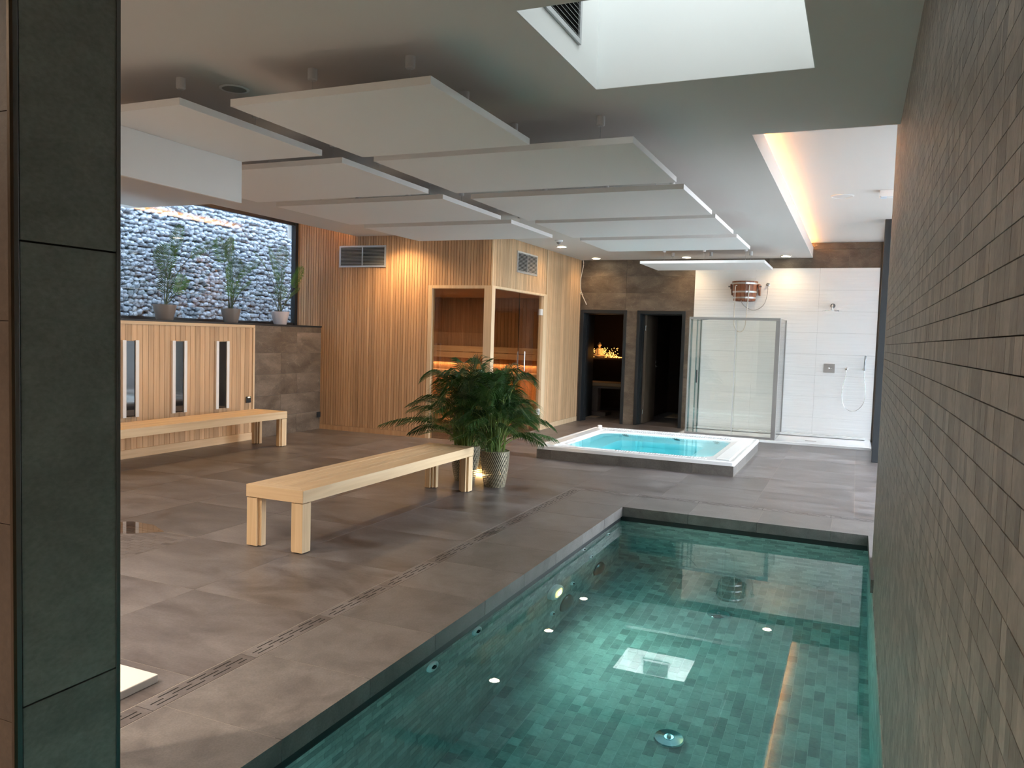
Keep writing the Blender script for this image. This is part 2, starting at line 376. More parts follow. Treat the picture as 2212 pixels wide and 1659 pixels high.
def cells(us, vs, holes, off=None):
    res = []
    for j in range(len(vs) - 1):
        uu = off(j) if off else us
        for i in range(len(uu) - 1):
            res += minus((uu[i], uu[i + 1], vs[j], vs[j + 1]), holes)
    return res
def steps(a, b, d, first=None):
    s_ = [a]; x = a + (first if first else d)
    while x < b - 1e-4:
        s_.append(x); x += d
    s_.append(b); return s_
def slab(mb, u, v, holes, z0, z1, perm='xyz'):
    us = sorted(set([u[0], u[1]] + [q for h in holes for q in h[:2] if u[0] < q < u[1]]))
    vs = sorted(set([v[0], v[1]] + [q for h in holes for q in h[2:] if v[0] < q < v[1]]))
    for i in range(len(us) - 1):
        for j in range(len(vs) - 1):
            cu, cv = (us[i] + us[i + 1]) / 2, (vs[j] + vs[j + 1]) / 2
            if any(h[0] < cu < h[1] and h[2] < cv < h[3] for h in holes): continue
            a = (us[i], us[i + 1]); b = (vs[j], vs[j + 1]); c = (z0, z1)
            d = {'xyz': (a, b, c), 'xzy': (a, c, b), 'yzx': (c, a, b)}[perm]
            mb.box(*d[0], *d[1], *d[2])
    return mb

# ================================================================== SHELL
# ---- floor
TUB = (-3.56, -1.22, 9.10, 11.48)
POOL = (PX0 - .02, GX, PY0, PY1)
pool_hole = (PX0 - .027, RW + .003, PY0 - .023, PY1 + .023)
MOSA = (-5.11, -4.25, 3.36, 4.22)
fb = MB(); slab(fb, (WX, WGX + .1), (-3.2, BW + .1), [pool_hole, TUB], -.25, -.0009)
floor = struct(fb.build('floor', M_grout))
FJ = .0016
xsL = [LX] + [-2.54 - .86 * k for k in range(5, -1, -1)]
ysL = [-3.1] + [3.36 + .86 * k for k in range(-7, 12)] + [BW]
ysL = [y for y in ysL if y <= BW]
if ysL[-1] != BW: ysL.append(BW)
cab = (LX - 1, SX, SY, BW + 1); tubp = (-3.588, -1.192, 9.067, 11.51)
for c in cells(xsL, ysL, [cab, MOSA, tubp]): piece(floor, 'tile', M_floor, c[0] + FJ, c[1] - FJ, c[2] + FJ, c[3] - FJ, -.010, 0)
xsR = [-2.54, -1.665, -.805, .055, .9]
ysR = [7.50 + .86 * k for k in range(8)] + [BW]
tubp = (-3.588, -1.192, 9.067, 11.51)
for c in cells([.9, 1.765, 2.625, WGX], [RWE] + ysR[:5] + [11.28], []): piece(floor, 'tile', M_floor, c[0] + FJ, c[1] - FJ, c[2] + FJ, c[3] - FJ, -.010, 0)
for c in cells(xsR, ysR, [tubp]): piece(floor, 'tile', M_floor, c[0] + FJ, c[1] - FJ, c[2] + FJ, c[3] - FJ, -.010, 0)
# coping rows round the pool
ycp = [2.834 + .577 * k for k in range(-4, 8)]
ycp = [y for y in ycp if y < PY1 - .1] + [PY1, 7.40]
ycp = [-3.1, -2.5, -1.9, -1.3, -.7, -.1] + ycp if ycp[0] > -.1 else ycp
for i in range(len(ycp) - 1):
    y0, y1 = ycp[i], ycp[i + 1]
    if y1 - y0 < .05: continue
    inpool = y0 >= PY0 - .3 and y1 <= PY1 + .01
    piece(floor, 'coping_tile', M_coping, -2.435 + FJ, PX0 + (.004 if inpool else -FJ), y0 + FJ, y1 - FJ, -.085 if inpool else -.010, 0)
xcp = [-1.86, -1.27, -.695, -.118, .42]
for i in range(4):
    piece(floor, 'coping_tile', M_coping, xcp[i] + FJ, xcp[i + 1] - FJ, PY1 - .004, 7.40 - FJ, -.085, 0)
piece(floor, 'coping_tile', M_coping, PX1, GX, RWE - .6, PY1 - .006, -.085, 0)
for i in range(4): piece(floor, 'coping_tile', M_coping, xcp[i] + FJ, xcp[i + 1] - FJ, PY0 - .5, PY0 + .004, -.085, 0)
# slotted drain channel
def drain_mesh(L_):
    d = MB(); w = .094; x = -w / 2
    strips = [(.0, .016), (.023, .040), (.047, .064), (.071, .094)]
    for a, b in strips: d.box(x + a, x + b, 0, L_, -.010, 0)
    for r_, (a, b) in enumerate([(.016, .023), (.040, .047), (.064, .071)]):
        y = -.06 + .05 * r_; prev = 0
        while y < L_:
            s0, s1 = max(y, .03), min(y + .105, L_ - .03)
            if s1 - s0 > .02:
                d.box(x + a, x + b, prev, s0, -.010, 0); prev = s1
            y += .15
        d.box(x + a, x + b, prev, L_, -.010, 0)
    return d.mesh('drain_cover', M_floor)
dm = drain_mesh(.574)
B(-2.536, -2.438, -2.9, 7.5, -.0009, -.0006).build('slot_shade', M_void, floor)  # black strip stands in for the shade down in the drain slots
B(-2.44, .42, 7.402, 7.498, -.0009, -.0006).build('slot_shade', M_void, floor)  # same painted slot shade along the far channel
y = 7.40 - .577 * 14
while y < 7.3:
    inst(dm, 'drain_cover', floor, (-2.487, y + .001, 0)); y += .577
x = -2.44
while x < .3:
    inst(dm, 'drain_cover', floor, (x + .575, 7.45, 0), rot=(0, 0, radians(90))); x += .577
piece(floor, 'tile', M_floor, -2.535, -2.441, 7.402, 7.498, -.010, 0)
# mosaic shower area in the floor, slightly sunk, with a film of water
i = 0; yy = MOSA[2] + .003
bigm = MB()
while yy < MOSA[3] - .03:
    xx = MOSA[0] + .003 - (.05 if i % 2 else 0)
    while xx < MOSA[1]:
        a, b = max(xx, MOSA[0] + .003), min(xx + .095, MOSA[1] - .003)
        if b - a > .012:
            piece(floor, 'mosaic_tile', M_floor, a, b, yy, yy + .047, -.012, .0)
        xx += .0985
    yy += .0502; i += 1
# water film pools on the mosaic
def blob(cx, cy, rx, ry, z, seed):
    rn = random.Random(seed); ph = [rn.random() * 6 for _ in range(4)]
    return [(cx + rx * cos(a) * (1 + .18 * sin(3 * a + ph[0]) + .1 * sin(5 * a + ph[1])), cy + ry * sin(a) * (1 + .2 * sin(2 * a + ph[2]) + .1 * sin(6 * a + ph[3]))) for a in [2 * pi * k / 40 for k in range(40)]]
pd = MB().prism(blob(-4.86, 4.18, .26, .13, 0, 1), -.0004, .0012).prism(blob(-4.82, 3.72, .22, .16, 0, 2), -.0004, .0010)
tag(pd.build('puddle', glass('water_film', (.82, .74, .66), .06)), 'thin wet puddles on the sunken mosaic patch left of the bench', 'puddle')

# ---- ceiling: main slab, recessed coves, skylight holes
SK1 = (-1.43, -.267, 3.207, 4.358); SK2 = (-2.95, -1.93, 10.40, 11.50); SK_FILL = (-4.4, -2.9, -1.3, .5)  # last opening is an unseen skylight added to light the near floor
CV1 = (-.95, 4.2, 5.60, BW); CV2 = (WX - .2, -6.62, 7.0, SY)
cb = MB(); slab(cb, (WX - .2, .95), (-3.2, BW), [SK1, SK2, SK_FILL, CV1, CV2], H, H2)
slab(cb, (WX - .2, WGX + .2), (-3.2, BW + .25), [SK1, SK2, SK_FILL], H2, H2 + .18)
cb.box(-.95, -.723, 5.60, BW, H, H + .022); cb.box(-6.862, -6.62, 7.0, SY, H, H + .022)
ceiling = struct(cb.build('ceiling', M_ceil))
B(-.741, -.723, 5.60, BW, H + .022, 3.073).build('cove_lip', M_ceil, ceiling)
B(-6.862, -6.844, 7.0, SY, H + .022, 3.073).build('cove_lip', M_ceil, ceiling)
for k_, sk in enumerate((SK1, SK2, SK_FILL)):
    s_ = MB(); t_ = .05
    s_.box(sk[0] - t_, sk[0], sk[2] - t_, sk[3] + t_, H2 + .18, 4.3); s_.box(sk[1], sk[1] + t_, sk[2] - t_, sk[3] + t_, H2 + .18, 4.3)
    s_.box(sk[0], sk[1], sk[2] - t_, sk[2], H2 + .18, 4.3); s_.box(sk[0], sk[1], sk[3], sk[3] + t_, H2 + .18, 4.3)
    e_ = .004
    s_.box(sk[0], sk[0] + e_, sk[2], sk[3], H + .001, 4.3); s_.box(sk[1] - e_, sk[1], sk[2], sk[3], H + .001, 4.3)
    s_.box(sk[0], sk[1], sk[2], sk[2] + e_, H + .001, 4.3); s_.box(sk[0], sk[1], sk[3] - e_, sk[3], H + .001, 4.3)
    sh = struct(s_.build('window_%d' % (k_ + 3), M_shaft))  # the third shaft belongs to the added, unseen skylight
    B(sk[0] - .03, sk[1] + .03, sk[2] - .03, sk[3] + .03, 4.305, 4.315).build('pane', M_glass if k_ == 1 else M_dimglass, sh)

# ---- left wall: dwarf wall, sill, window, brown tiles
wl = MB(); wl.box(WX - .1, LX - .012, -3.2, SY + .02, 0, 1.545)
wl.box(WX - .25, WX - .0, -3.2, 5.2, 1.545, H2)
wall_left = struct(wl.build('wall_left', M_bgrout))
zr = [0, .275, .572, .868, 1.163, 1.462, 1.545]
off = lambda j: [8.38, 8.975, SY - .0] if j % 2 else [8.38, 9.32, SY - .0]
offs = lambda j: ([8.38, 9.32, SY] if j % 2 == 0 else [8.38, 8.975, SY])
for c in cells(None, zr, [], offs): piece(wall_left, 'tile', M_brown, LX - .012, LX, c[0] + FJ, c[1] - FJ, c[2] + FJ, c[3] - FJ)
for c in cells([-3.1 + 1.2 * k for k in range(7)] + [4.55], zr, []): piece(wall_left, 'tile', M_brown, LX - .012, LX, c[0] + FJ, c[1] - FJ, c[2] + FJ, c[3] - FJ)
B(WX - .1, LX + .012, -3.2, SY, 1.545, 1.567).build('window_sill', M_black, wall_left, bevel=.003)
win = MB(); wz0, wz1 = 1.567, H2
win.box(WX - .06, WX, 5.2, SY - .075, wz0, wz0 + .04); win.box(WX - .06, WX, 5.2, SY, wz1 - .06, wz1)
win.box(WX - .06, WX, 5.2, 5.26, wz0, wz1); win.box(WX - .06, WX + .02, SY - .075, SY, wz0, wz1)
window_1 = struct(win.build('window_1', M_black))
B(WX - .04, WX - .025, 5.25, SY - .07, wz0 + .04, wz1 - .06).build('pane', M_winglass, window_1)

# ---- wall behind the camera, side wall by the camera
struct(B(WX - .3, .95, -3.4, -3.2, -.2, H2).build('wall_front', M_wall))
# ---- right mosaic wall (irregular strips in low courses)
rw = B(RW + .006, GX + .1, -3.2, RWE, -.088, H2 + .02)
wall_right = struct(rw.build('wall_right', M_dgrout))
rn = random.Random(5); near = []; far = MB(); c0 = .0485
zc = -1.0 + .0
k = 0
rows = []
z = -.1295
while z < H2: rows.append((z, min(z + c0, H2))); z += c0
for (z0, z1) in rows:
    y = .35 + rn.random() * .04
    while y < RWE:
        w = rn.choice([.022, .028, .036, .046, .052, .06, .085]); y1 = min(y + w, RWE)
        pr_ = rn.uniform(0, .0004)
        near.append((y, y1, z0, z1, pr_, rn.random())); y += w
nr = sorted([q for q in near if q[0] > 1.0 and .35 < q[2] and abs((q[2] - 1.5) / q[0]) < .62], key=lambda q: q[0])[:300]
nset = set((q[0], q[2]) for q in nr)
for q in near:
    x0 = RW - q[4]
    if (q[0], q[2]) in nset:
        y0, y1, z0, z1 = q[0] + .00035, q[1] - .00035, q[2] + .0010, q[3] - .0010
        me = boxmesh(.012, round(y1 - y0, 3), z1 - z0, M_mos, 'tile')
        inst(me, 'tile', wall_right, (x0 + .006, (y0 + y1) / 2, (z0 + z1) / 2))
    else:
        far.tint = q[5]; far.box(x0, RW + .01, q[0] + .00035, q[1] - .00035, q[2] + .0010, q[3] - .0010)
stuff(far.build('mosaic', M_mos, wall_right, tints=True))
MB().box(RW - .001, GX + .1, RWE, RWE + .006, 0, H2).build('end_trim', M_alu, wall_right)

# ---- right glazing beyond the wall, black end post, side wall of the shower
wr_ = MB(); wr_.box(WGX, WGX + .08, RWE, 11.28, 0, .06); wr_.box(WGX, WGX + .08, RWE, 11.28, H2 - .08, H2)
for yy in (RWE, 7.85, 9.55, 11.22): wr_.box(WGX, WGX + .08, yy, yy + .06, .06, H2 - .08)
window_2 = struct(wr_.build('window_2', M_anth))
for a, b in ((RWE + .06, 7.85), (7.91, 9.55), (9.61, 11.22)): B(WGX + .035, WGX + .045, a, b, .06, H2 - .08).build('pane', M_sunglass, window_2)
al = MB(); al.box(GX + .1, WGX + .2, RWE - .12, RWE, -.2, H2); al.box(GX + .1, WGX + .2, 11.28, 11.40, -.2, H2)
struct(al.build('wall_alcove', M_shaft))
struct(B(.25, GX + .1, 11.28, 11.40, 0, H2).build('trim_1', M_anth, bevel=.004))
ws_ = MB(); ws_.box(.30, .38, 11.40, BW, 0, .05); ws_.box(.30, .38, 11.40, BW, H2 - .06, H2 + .01); ws_.box(.30, .38, BW - .03, BW + .2, 0, H2)
window_5 = struct(ws_.build('window_5', M_anth)); B(.334, .344, 11.40, BW - .03, .05, H2 - .06).build('pane', M_film, window_5)
struct(MB().box(WGX + .1, 16, 3, 11.3, -.3, -.02).box(.9, 16, 11.3, 17, -.3, -.02).build('floor_terrace', M_terr))

# ---- back wall: brown tiles, two door openings, white relief tiles
D1 = (-4.56, -3.80, 0, 1.975); D2 = (-3.52, -2.765, 0, 1.975)
bb = MB(); slab(bb, (SX - .3, GX + .1), (0, H2 + .15), [D1, D2], BW + .012, BW + .25, 'xzy')
wall_back = struct(bb.build('wall_back', M_bgrout))
zb = [0] + [.283 + .2915 * k for k in range(10)]; zb = [z_ for z_ in zb if z_ < H] + [H2]
D1o = (-4.60, -3.76, 0, 2.01); D2o = (-3.56, -2.725, 0, 2.01)
for c in cells([SX, -3.785, -2.585], zb, [D1o, D2o]): piece(wall_back, 'tile', M_brown, c[0] + FJ, c[1] - FJ, BW, BW + .014, c[2] + FJ, c[3] - FJ)
for c in cells([-2.585, -1.385, -.185, .272], [2.744, 3.04, H2], []): piece(wall_back, 'tile', M_brown, c[0] + FJ, c[1] - FJ, BW, BW + .014, c[2] + FJ, c[3] - FJ)
B(-2.585, .272, BW + .004, BW + .0125, 0, 2.742).build('white_backing', M_wgrout, wall_back)
for c in cells([-2.583, -1.59, -.60, .272], [.0, .335, .68, 1.022, 1.362, 1.708, 2.05, 2.391, 2.742], []):
    piece(wall_back, 'relief_tile', M_white, c[0] + .001, c[1] - .001, BW - .008, BW + .006, c[2] + .001, c[3] - .001)

# ---- door frames
def doorframe(name, D, n):
    d = MB(); o_ = .045
    d.box(D[0] - o_, D[0] + .01, BW - .018, BW + .25, 0, D[3] + o_); d.box(D[1] - .01, D[1] + o_, BW - .018, BW + .25, 0, D[3] + o_)
    d.box(D[0], D[1], BW - .018, BW + .25, D[3] - .01, D[3] + o_)
    f = struct(d.build(name, M_anth, bevel=.003))
    s_ = MB(); s_.box(D[0] + .01, D[0] + .026, BW + .14, BW + .25, 0, D[3] - .01); s_.box(D[1] - .026, D[1] - .01, BW + .14, BW + .25, 0, D[3] - .01)
    s_.box(D[0] + .026, D[1] - .026, BW + .14, BW + .25, D[3] - .026, D[3] - .01); s_.build('door_stop', M_anth, f)
    return f
door_1 = doorframe('door_1', D1, 1); door_2 = doorframe('door_2', D2, 2)
# door leaf of the second doorway stands open into the dark room
lf = B(-3.50, -3.455, BW + .28, BW + .28 + .82, .008, 1.95).build('door_leaf', M_doorleaf, door_2, bevel=.002)
hd = MB().tube([(-3.455, 14.70, 1.02), (-3.40, 14.70, 1.02), (-3.40, 14.58, 1.02)], .009, 8).lathe([(.024, 0), (.024, .008)], (-3.455, 14.70, 1.02), 'x', 16).box(-3.456, -3.448, 14.68, 14.72, 1.08, 1.13)
hd.build('door_handle', M_chrome, lf)
for zz in (.22, 1.72): MB().tube([(-3.475, BW + .262, zz - .045), (-3.475, BW + .262, zz + .045)], .009, 10).build('hinge', M_chrome, door_2)
# side lining of open door 1 (leaf folded inward along the left)
l1 = B(-4.72, -4.676, BW + .28, BW + 1.05, .008, 1.95).build('door_leaf', M_anth, door_1, bevel=.002)

# ---- rooms behind the doors
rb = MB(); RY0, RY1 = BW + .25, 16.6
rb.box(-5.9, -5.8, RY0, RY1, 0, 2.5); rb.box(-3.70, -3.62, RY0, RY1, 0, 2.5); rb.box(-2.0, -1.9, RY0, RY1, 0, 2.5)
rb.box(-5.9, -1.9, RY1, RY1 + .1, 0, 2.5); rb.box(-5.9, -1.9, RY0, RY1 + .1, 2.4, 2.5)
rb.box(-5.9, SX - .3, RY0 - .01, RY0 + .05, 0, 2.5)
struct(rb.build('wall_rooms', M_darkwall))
fr = struct(B(-5.9, -1.9, BW + .1, RY1 + .1, -.2, -.004).build('floor_rooms', M_grout))
for c in cells([-5.8, -4.94, -4.08, -3.7], [BW + .012, 14.51, 15.37, 16.23, RY1], []) + cells([-3.62, -2.76, -2.0], [BW + .012, 14.51, 15.37, 16.23, RY1], []):
    piece(fr, 'tile', M_floor, c[0] + FJ, c[1] - FJ, c[2] + FJ, c[3] - FJ, -.010, 0)

# ================================================================== POOL
PZ = -1.36; WZ = -.125
pool = thing('swimming_pool', 'long narrow sunken pool of mosaic tiles, filled with teal water', 'pool', (-.85, 3.5, 0))
pb = MB(); pb.box(PX0 - .10, RW + .12, PY0 - .2, PY1 + .15, PZ - .1, PZ - .0012)
pb.box(PX0 - .12, PX0 - .026, PY0 - .1, PY1 + .1, PZ, -.088); pb.box(PX0 - .1, RW, PY1 + .022, PY1 + .12, PZ, -.088)
pb.box(PX0 - .1, RW, PY0 - .12, PY0 - .022, PZ, -.088); pb.box(RW + .003, RW + .1, PY0 - .1, PY1 + .1, PZ, -.088)
pb.build('basin', M_pgrout, pool)
rn = random.Random(3)
# floor mosaic
fm = []; x = PX0 - .02; tw, tl = .0625, .092; ci = 0
while x < PX1 + .02:
    y = PY0 - .02 - (tl / 2 if ci % 2 else 0) - rn.random() * .02
    while y < PY1 + .02:
        ll = rn.choice([tl, tl, tl * .75, tl * 1.25]); fm.append((x, x + tw, y, min(y + ll, PY1 + .02), rn.random())); y += ll
    x += tw; ci += 1
vis = sorted([q for q in fm if q[2] > 2.75 and q[0] < .1], key=lambda q: q[2] - .25 * q[0])[:300]; vs_ = set(q[:3] for q in vis)
fmb = MB()
for q in fm:
    if q[:3] in vs_: inst(boxmesh(tw - .002, round(q[3] - q[2] - .002, 3), .008, M_pool, 'mosaic_tile'), 'mosaic_tile', pool, ((q[0] + q[1]) / 2, (q[2] + q[3]) / 2, PZ - .004))
    else: fmb.tint = q[4]; fmb.box(q[0] + .001, q[1] - .001, q[2] + .001, q[3] - .001, PZ - .008, PZ)
# side walls in running bond courses
def sidemos(mb, plane, u0, u1, sign):
    z = -.09; r_ = 0
    while z > PZ:
        z0 = max(z - .048, PZ); u = u0 - (.05 if r_ % 2 else 0) - rn.random() * .02
        while u < u1:
            ll = rn.choice([.1, .1, .075, .12]); a, b = max(u, u0), min(u + ll, u1)
            mb.tint = rn.random()
            if b - a > .01:
                if plane[0] == 'x': mb.box(min(plane[1], plane[1] + sign * .008), max(plane[1], plane[1] + sign * .008), a + .001, b - .001, z0 + .001, z - .001)
                else: mb.box(a + .001, b - .001, min(plane[1], plane[1] + sign * .008), max(plane[1], plane[1] + sign * .008), z0 + .001, z - .001)
            u += ll
        z -= .048; r_ += 1
sidemos(fmb, ('x', PX0 - .028), PY0 - .02, PY1 + .02, 1)
sidemos(fmb, ('x', RW + .004), PY0 - .02, PY1 + .02, -1)
sidemos(fmb, ('y', PY1 + .024), PX0 - .02, RW, -1)
sidemos(fmb, ('y', PY0 - .024), PX0 - .02, RW, 1)
stuff(fmb.build('mosaic', M_pool, pool, tints=True))
B(PX0 - .05, RW + .0055, PY0 - .05, PY1 + .05, PZ - .05, WZ).build('water', M_water, pool)
gt = MB(); gt.box(PX0 - .0195, PX0 - .012, PY0, PY1 + .015, WZ - .012, -.086); gt.box(PX0 - .012, RW - .004, PY1 + .008, PY1 + .0155, WZ - .012, -.086)  # black strip painted in as the dark gap under the coping overhang
gt.build('dark_gap_strip', M_black, pool)
PW = PX0 - .02
def jet(y, z, r=.045):
    j = MB().lathe([(r, 0), (r, .010), (r * .85, .016), (r * .62, .017), (r * .58, .010), (0, .010)], (PW, y, z), 'x', 24).build('jet_nozzle', M_jet, pool, auto=35)
    MB().lathe([(r * .34, .010), (r * .34, .020), (r * .2, .024), (0, .024)], (PW, y, z), 'x', 16).build('nozzle_eye', M_void, j)
for y, z in ((3.927, -.214), (3.422, -.239), (5.812, -.18), (6.486, -.30)): jet(y, z, .052 if y < 4.5 else .036)
for y, z in ((5.153, -1.023), (5.571, -.806), (6.015, -.551)): jet(y, z, .03)
for y, z in ((6.247, -1.055), (5.447, -1.089)):
    MB().lathe([(.125, 0), (.122, .012), (.10, .03), (.06, .045), (0, .05)], (PW, y, z), 'x', 32).build('suction_cover', M_darkmetal, pool, smooth=True)
for x, y in ((-.852, 6.00), (-.837, 4.244)):
    d = MB().lathe([(.085, 0), (.085, .018), (.078, .026), (.03, .03), (.026, .034), (0, .034)], (x, y, PZ), 'z', 32).build('floor_inlet', M_chrome, pool, auto=30)
    MB().lathe([(.012, .034), (.012, .05), (0, .052)], (x, y, PZ), 'z', 12).build('screw', M_alu, d)
lp = thing('pool_lamp', 'glowing yellow rounded pool lamp with chrome ring, set in the pool side wall', 'lamp', (PW, 5.167, -.627))
MB().lathe([(.115, 0), (.115, .03), (.10, .045), (.086, .045)], (PW, 5.167, -.627), 'x', 32).build('ring', M_jet, lp, auto=30)
rr = MB(); rp = []
for k in range(24):
    a = 2 * pi * k / 24; sx = abs(cos(a)) ** .5 * (1 if cos(a) > 0 else -1) * .062; sy = abs(sin(a)) ** .5 * (1 if sin(a) > 0 else -1) * .062; rp.append((sx, sy))
n_ = len(rp); vs = [(PW + .02, 5.167 + a, -.627 + b) for a, b in rp] + [(PW + .05, 5.167 + a, -.627 + b) for a, b in rp]
rr._add(vs, [tuple(range(n_)), tuple(reversed(range(n_, 2 * n_)))] + [(i, (i + 1) % n_, n_ + (i + 1) % n_, n_ + i) for i in range(n_)])
rr.build('lens', M_pool_lamp, lp)
area('pool_lamp_glow', (PW + .052, 5.167, -.627), (0, radians(-90), 0), .06, .06, 6.5, (.90, .98, .78))
# unseen area light added at the near end to tint the water cyan
area('pool_fill_light_near', (-1.0, PY0 + .05, -.75), (radians(80), 0, 0), .2, .2, 4.2, (.7, 1, .95))

# ================================================================== HOT TUB
tub = thing('hot_tub', 'rectangular white acrylic hot tub raised on a tiled plinth, full of turquoise water', 'hot tub', (-2.39, 10.29, 0))
TX0, TX1, TY0, TY1 = -3.588, -1.192, 9.067, 11.51; RZ = .168; RB = .118
tp = MB(); tp.box(TX0 + .02, TX1 - .02, TY0 + .02, TY0 + .08, -.02, RB); tp.box(TX0 + .02, TX1 - .02, TY1 - .08, TY1 - .02, -.02, RB)
tp.box(TX0 + .02, TX0 + .08, TY0 + .02, TY1 - .02, -.02, RB); tp.box(TX1 - .08, TX1 - .02, TY0 + .02, TY1 - .02, -.02, RB)
tp.build('plinth', M_grout, tub)
def ring_tiles(xs, ys):
    for a, b in zip(xs[:-1], xs[1:]):
        for y in (TY0 + .008, TY1 - .02): piece(tub, 'plinth_tile', M_plinth, a + .001, b - .001, y, y + .012, .001, RB)
    for a, b in zip(ys[:-1], ys[1:]):
        for x in (TX0 + .008, TX1 - .02): piece(tub, 'plinth_tile', M_plinth, x, x + .012, a + .001, b - .001, .001, RB)
ring_tiles([TX0 + .008, -3.39, -2.53, -1.66, TX1 - .008], [TY0 + .02, 9.36, 10.22, 11.08, TY1 - .02])
# rim + basin as one lofted acrylic shell
def rrect(x0, x1, y0, y1, r, n=8):
    pts = []
    for cx, cy, a0 in ((x1 - r, y0 + r, -pi / 2), (x1 - r, y1 - r, 0), (x0 + r, y1 - r, pi / 2), (x0 + r, y0 + r, pi)):
        for k in range(n): a = a0 + (pi / 2) * k / (n - 1); pts.append((cx + r * cos(a), cy + r * sin(a)))
    return pts
def loft(rings, zs, cap=True):
    mb_ = MB(); n = len(rings[0]); vs = [(x, y, z) for rg, z in zip(rings, zs) for x, y in rg]; fs = []
    for i in range(len(rings) - 1):
        for k in range(n): k2 = (k + 1) % n; fs.append((i * n + k, i * n + k2, (i + 1) * n + k2, (i + 1) * n + k))
    if cap: fs.append(tuple(range((len(rings) - 1) * n, len(rings) * n)))
    return mb_._add(vs, fs)
bx0, bx1, by0, by1 = -3.33, -1.50, 9.32, 11.17
rings = [rrect(TX0, TX1, TY0, TY1, .03), rrect(TX0, TX1, TY0, TY1, .03), rrect(TX0 + .012, TX1 - .012, TY0 + .012, TY1 - .012, .03), rrect(TX0 + .05, TX1 - .05, TY0 + .05, TY1 - .05, .04),
         rrect(TX0 + .06, TX1 - .06, TY0 + .06, TY1 - .06, .04), rrect(bx0 - .02, bx1 + .02, by0 - .02, by1 + .02, .26), rrect(bx0, bx1, by0, by1, .25), rrect(bx0 + .02, bx1 - .02, by0 + .02, by1 - .02, .24),
         rrect(bx0 + .05, bx1 - .05, by0 + .05, by1 - .05, .22), rrect(bx0 + .32, bx1 - .32, by0 + .32, by1 - .32, .16), rrect(bx0 + .34, bx1 - .34, by0 + .34, by1 - .34, .16), rrect(bx0 + .42, bx1 - .42, by0 + .42, by1 - .42, .14)]
zs = [RB, RZ - .012, RZ, RZ, RZ - .006, RZ - .010, RZ - .016, RZ - .06, -.24, -.27, -.30, -.68]
loft(rings, zs).build('shell', M_acryl, tub, auto=32)
wv = rrect(bx0 + .002, bx1 - .002, by0 + .002, by1 - .002, .25)
wm = loft([rrect(bx0 + .42, bx1 - .42, by0 + .42, by1 - .42, .14), rrect(bx0 + .3, bx1 - .3, by0 + .3, by1 - .3, .16), rrect(bx0 + .045, bx1 - .045, by0 + .045, by1 - .045, .22), wv], [-.69, -.28, -.245, RZ - .026])
nw = len(wv); wm.f.append(tuple(reversed(range(nw)))); wm.t.append(0)
wm.build('water', M_jwater, tub)
# overflow grating along the far side and two corners
for k in range(58):
    x = -3.40 + k * .032
    piece(tub, 'grate_bar', M_acryl, x, x + .017, by1 + .045, TY1 - .075, RZ - .012, RZ + .002)
B(-3.42, -1.54, by1 + .04, TY1 - .07, RZ - .014, RZ - .0075).build('overflow_channel', plain('overflow_shadow', (.25, .25, .26), .6), tub)
for k in range(34):
    x = -2.60 + k * .032
    piece(tub, 'grate_bar', M_acryl, x, x + .017, TY0 + .085, by0 - .09, RZ - .008, RZ + .001)
B(bx1 + .08, TX1 - .075, TY0 + .16, TY1 - .16, RZ - .008, RZ + .003).build('side_cover', M_acryl, tub, bevel=.004)
B(TX0 + .075, bx0 - .05, TY0 + .11, TY1 - .11, RZ - .008, RZ + .005).build('headrest', M_acryl, tub, bevel=.006)
MB().lathe([(.035, 0), (.035, .03), (.02, .036), (0, .036)], (TX0 + .09, TY1 - .075, RZ), 'z', 20).build('air_knob', M_ply, tub, auto=30)
for x, z in ((-3.02, .02), (-3.0, -.10), (-2.28, .02), (-2.26, -.10), (-1.72, .02), (-1.70, -.10)):
    MB().lathe([(.045, 0), (.045, -.01), (.03, -.016), (.022, -.006), (0, -.006)], (x, by1 - .045, z), 'y', 20).build('jet_nozzle', M_darkmetal, tub, auto=30)
area('tub_fill_light', (-2.41, 9.60, .02), (radians(78), 0, 0), 1.7, .10, 2.0, (.9, 1, 1))  # fill light added under water to brighten the turquoise, no fixture here
area('tub_fill_light_side', (-1.86, 10.25, -.02), (0, radians(78), 0), .10, 1.5, 1.4, (.9, 1, 1))  # second added fill light, shining across the tub from the right
MB().lathe([(.07, 0), (.07, .01), (.04, .014), (0, .014)], (-2.41, 10.25, -.68), 'z', 24).build('suction_cover', M_alu, tub, auto=30)

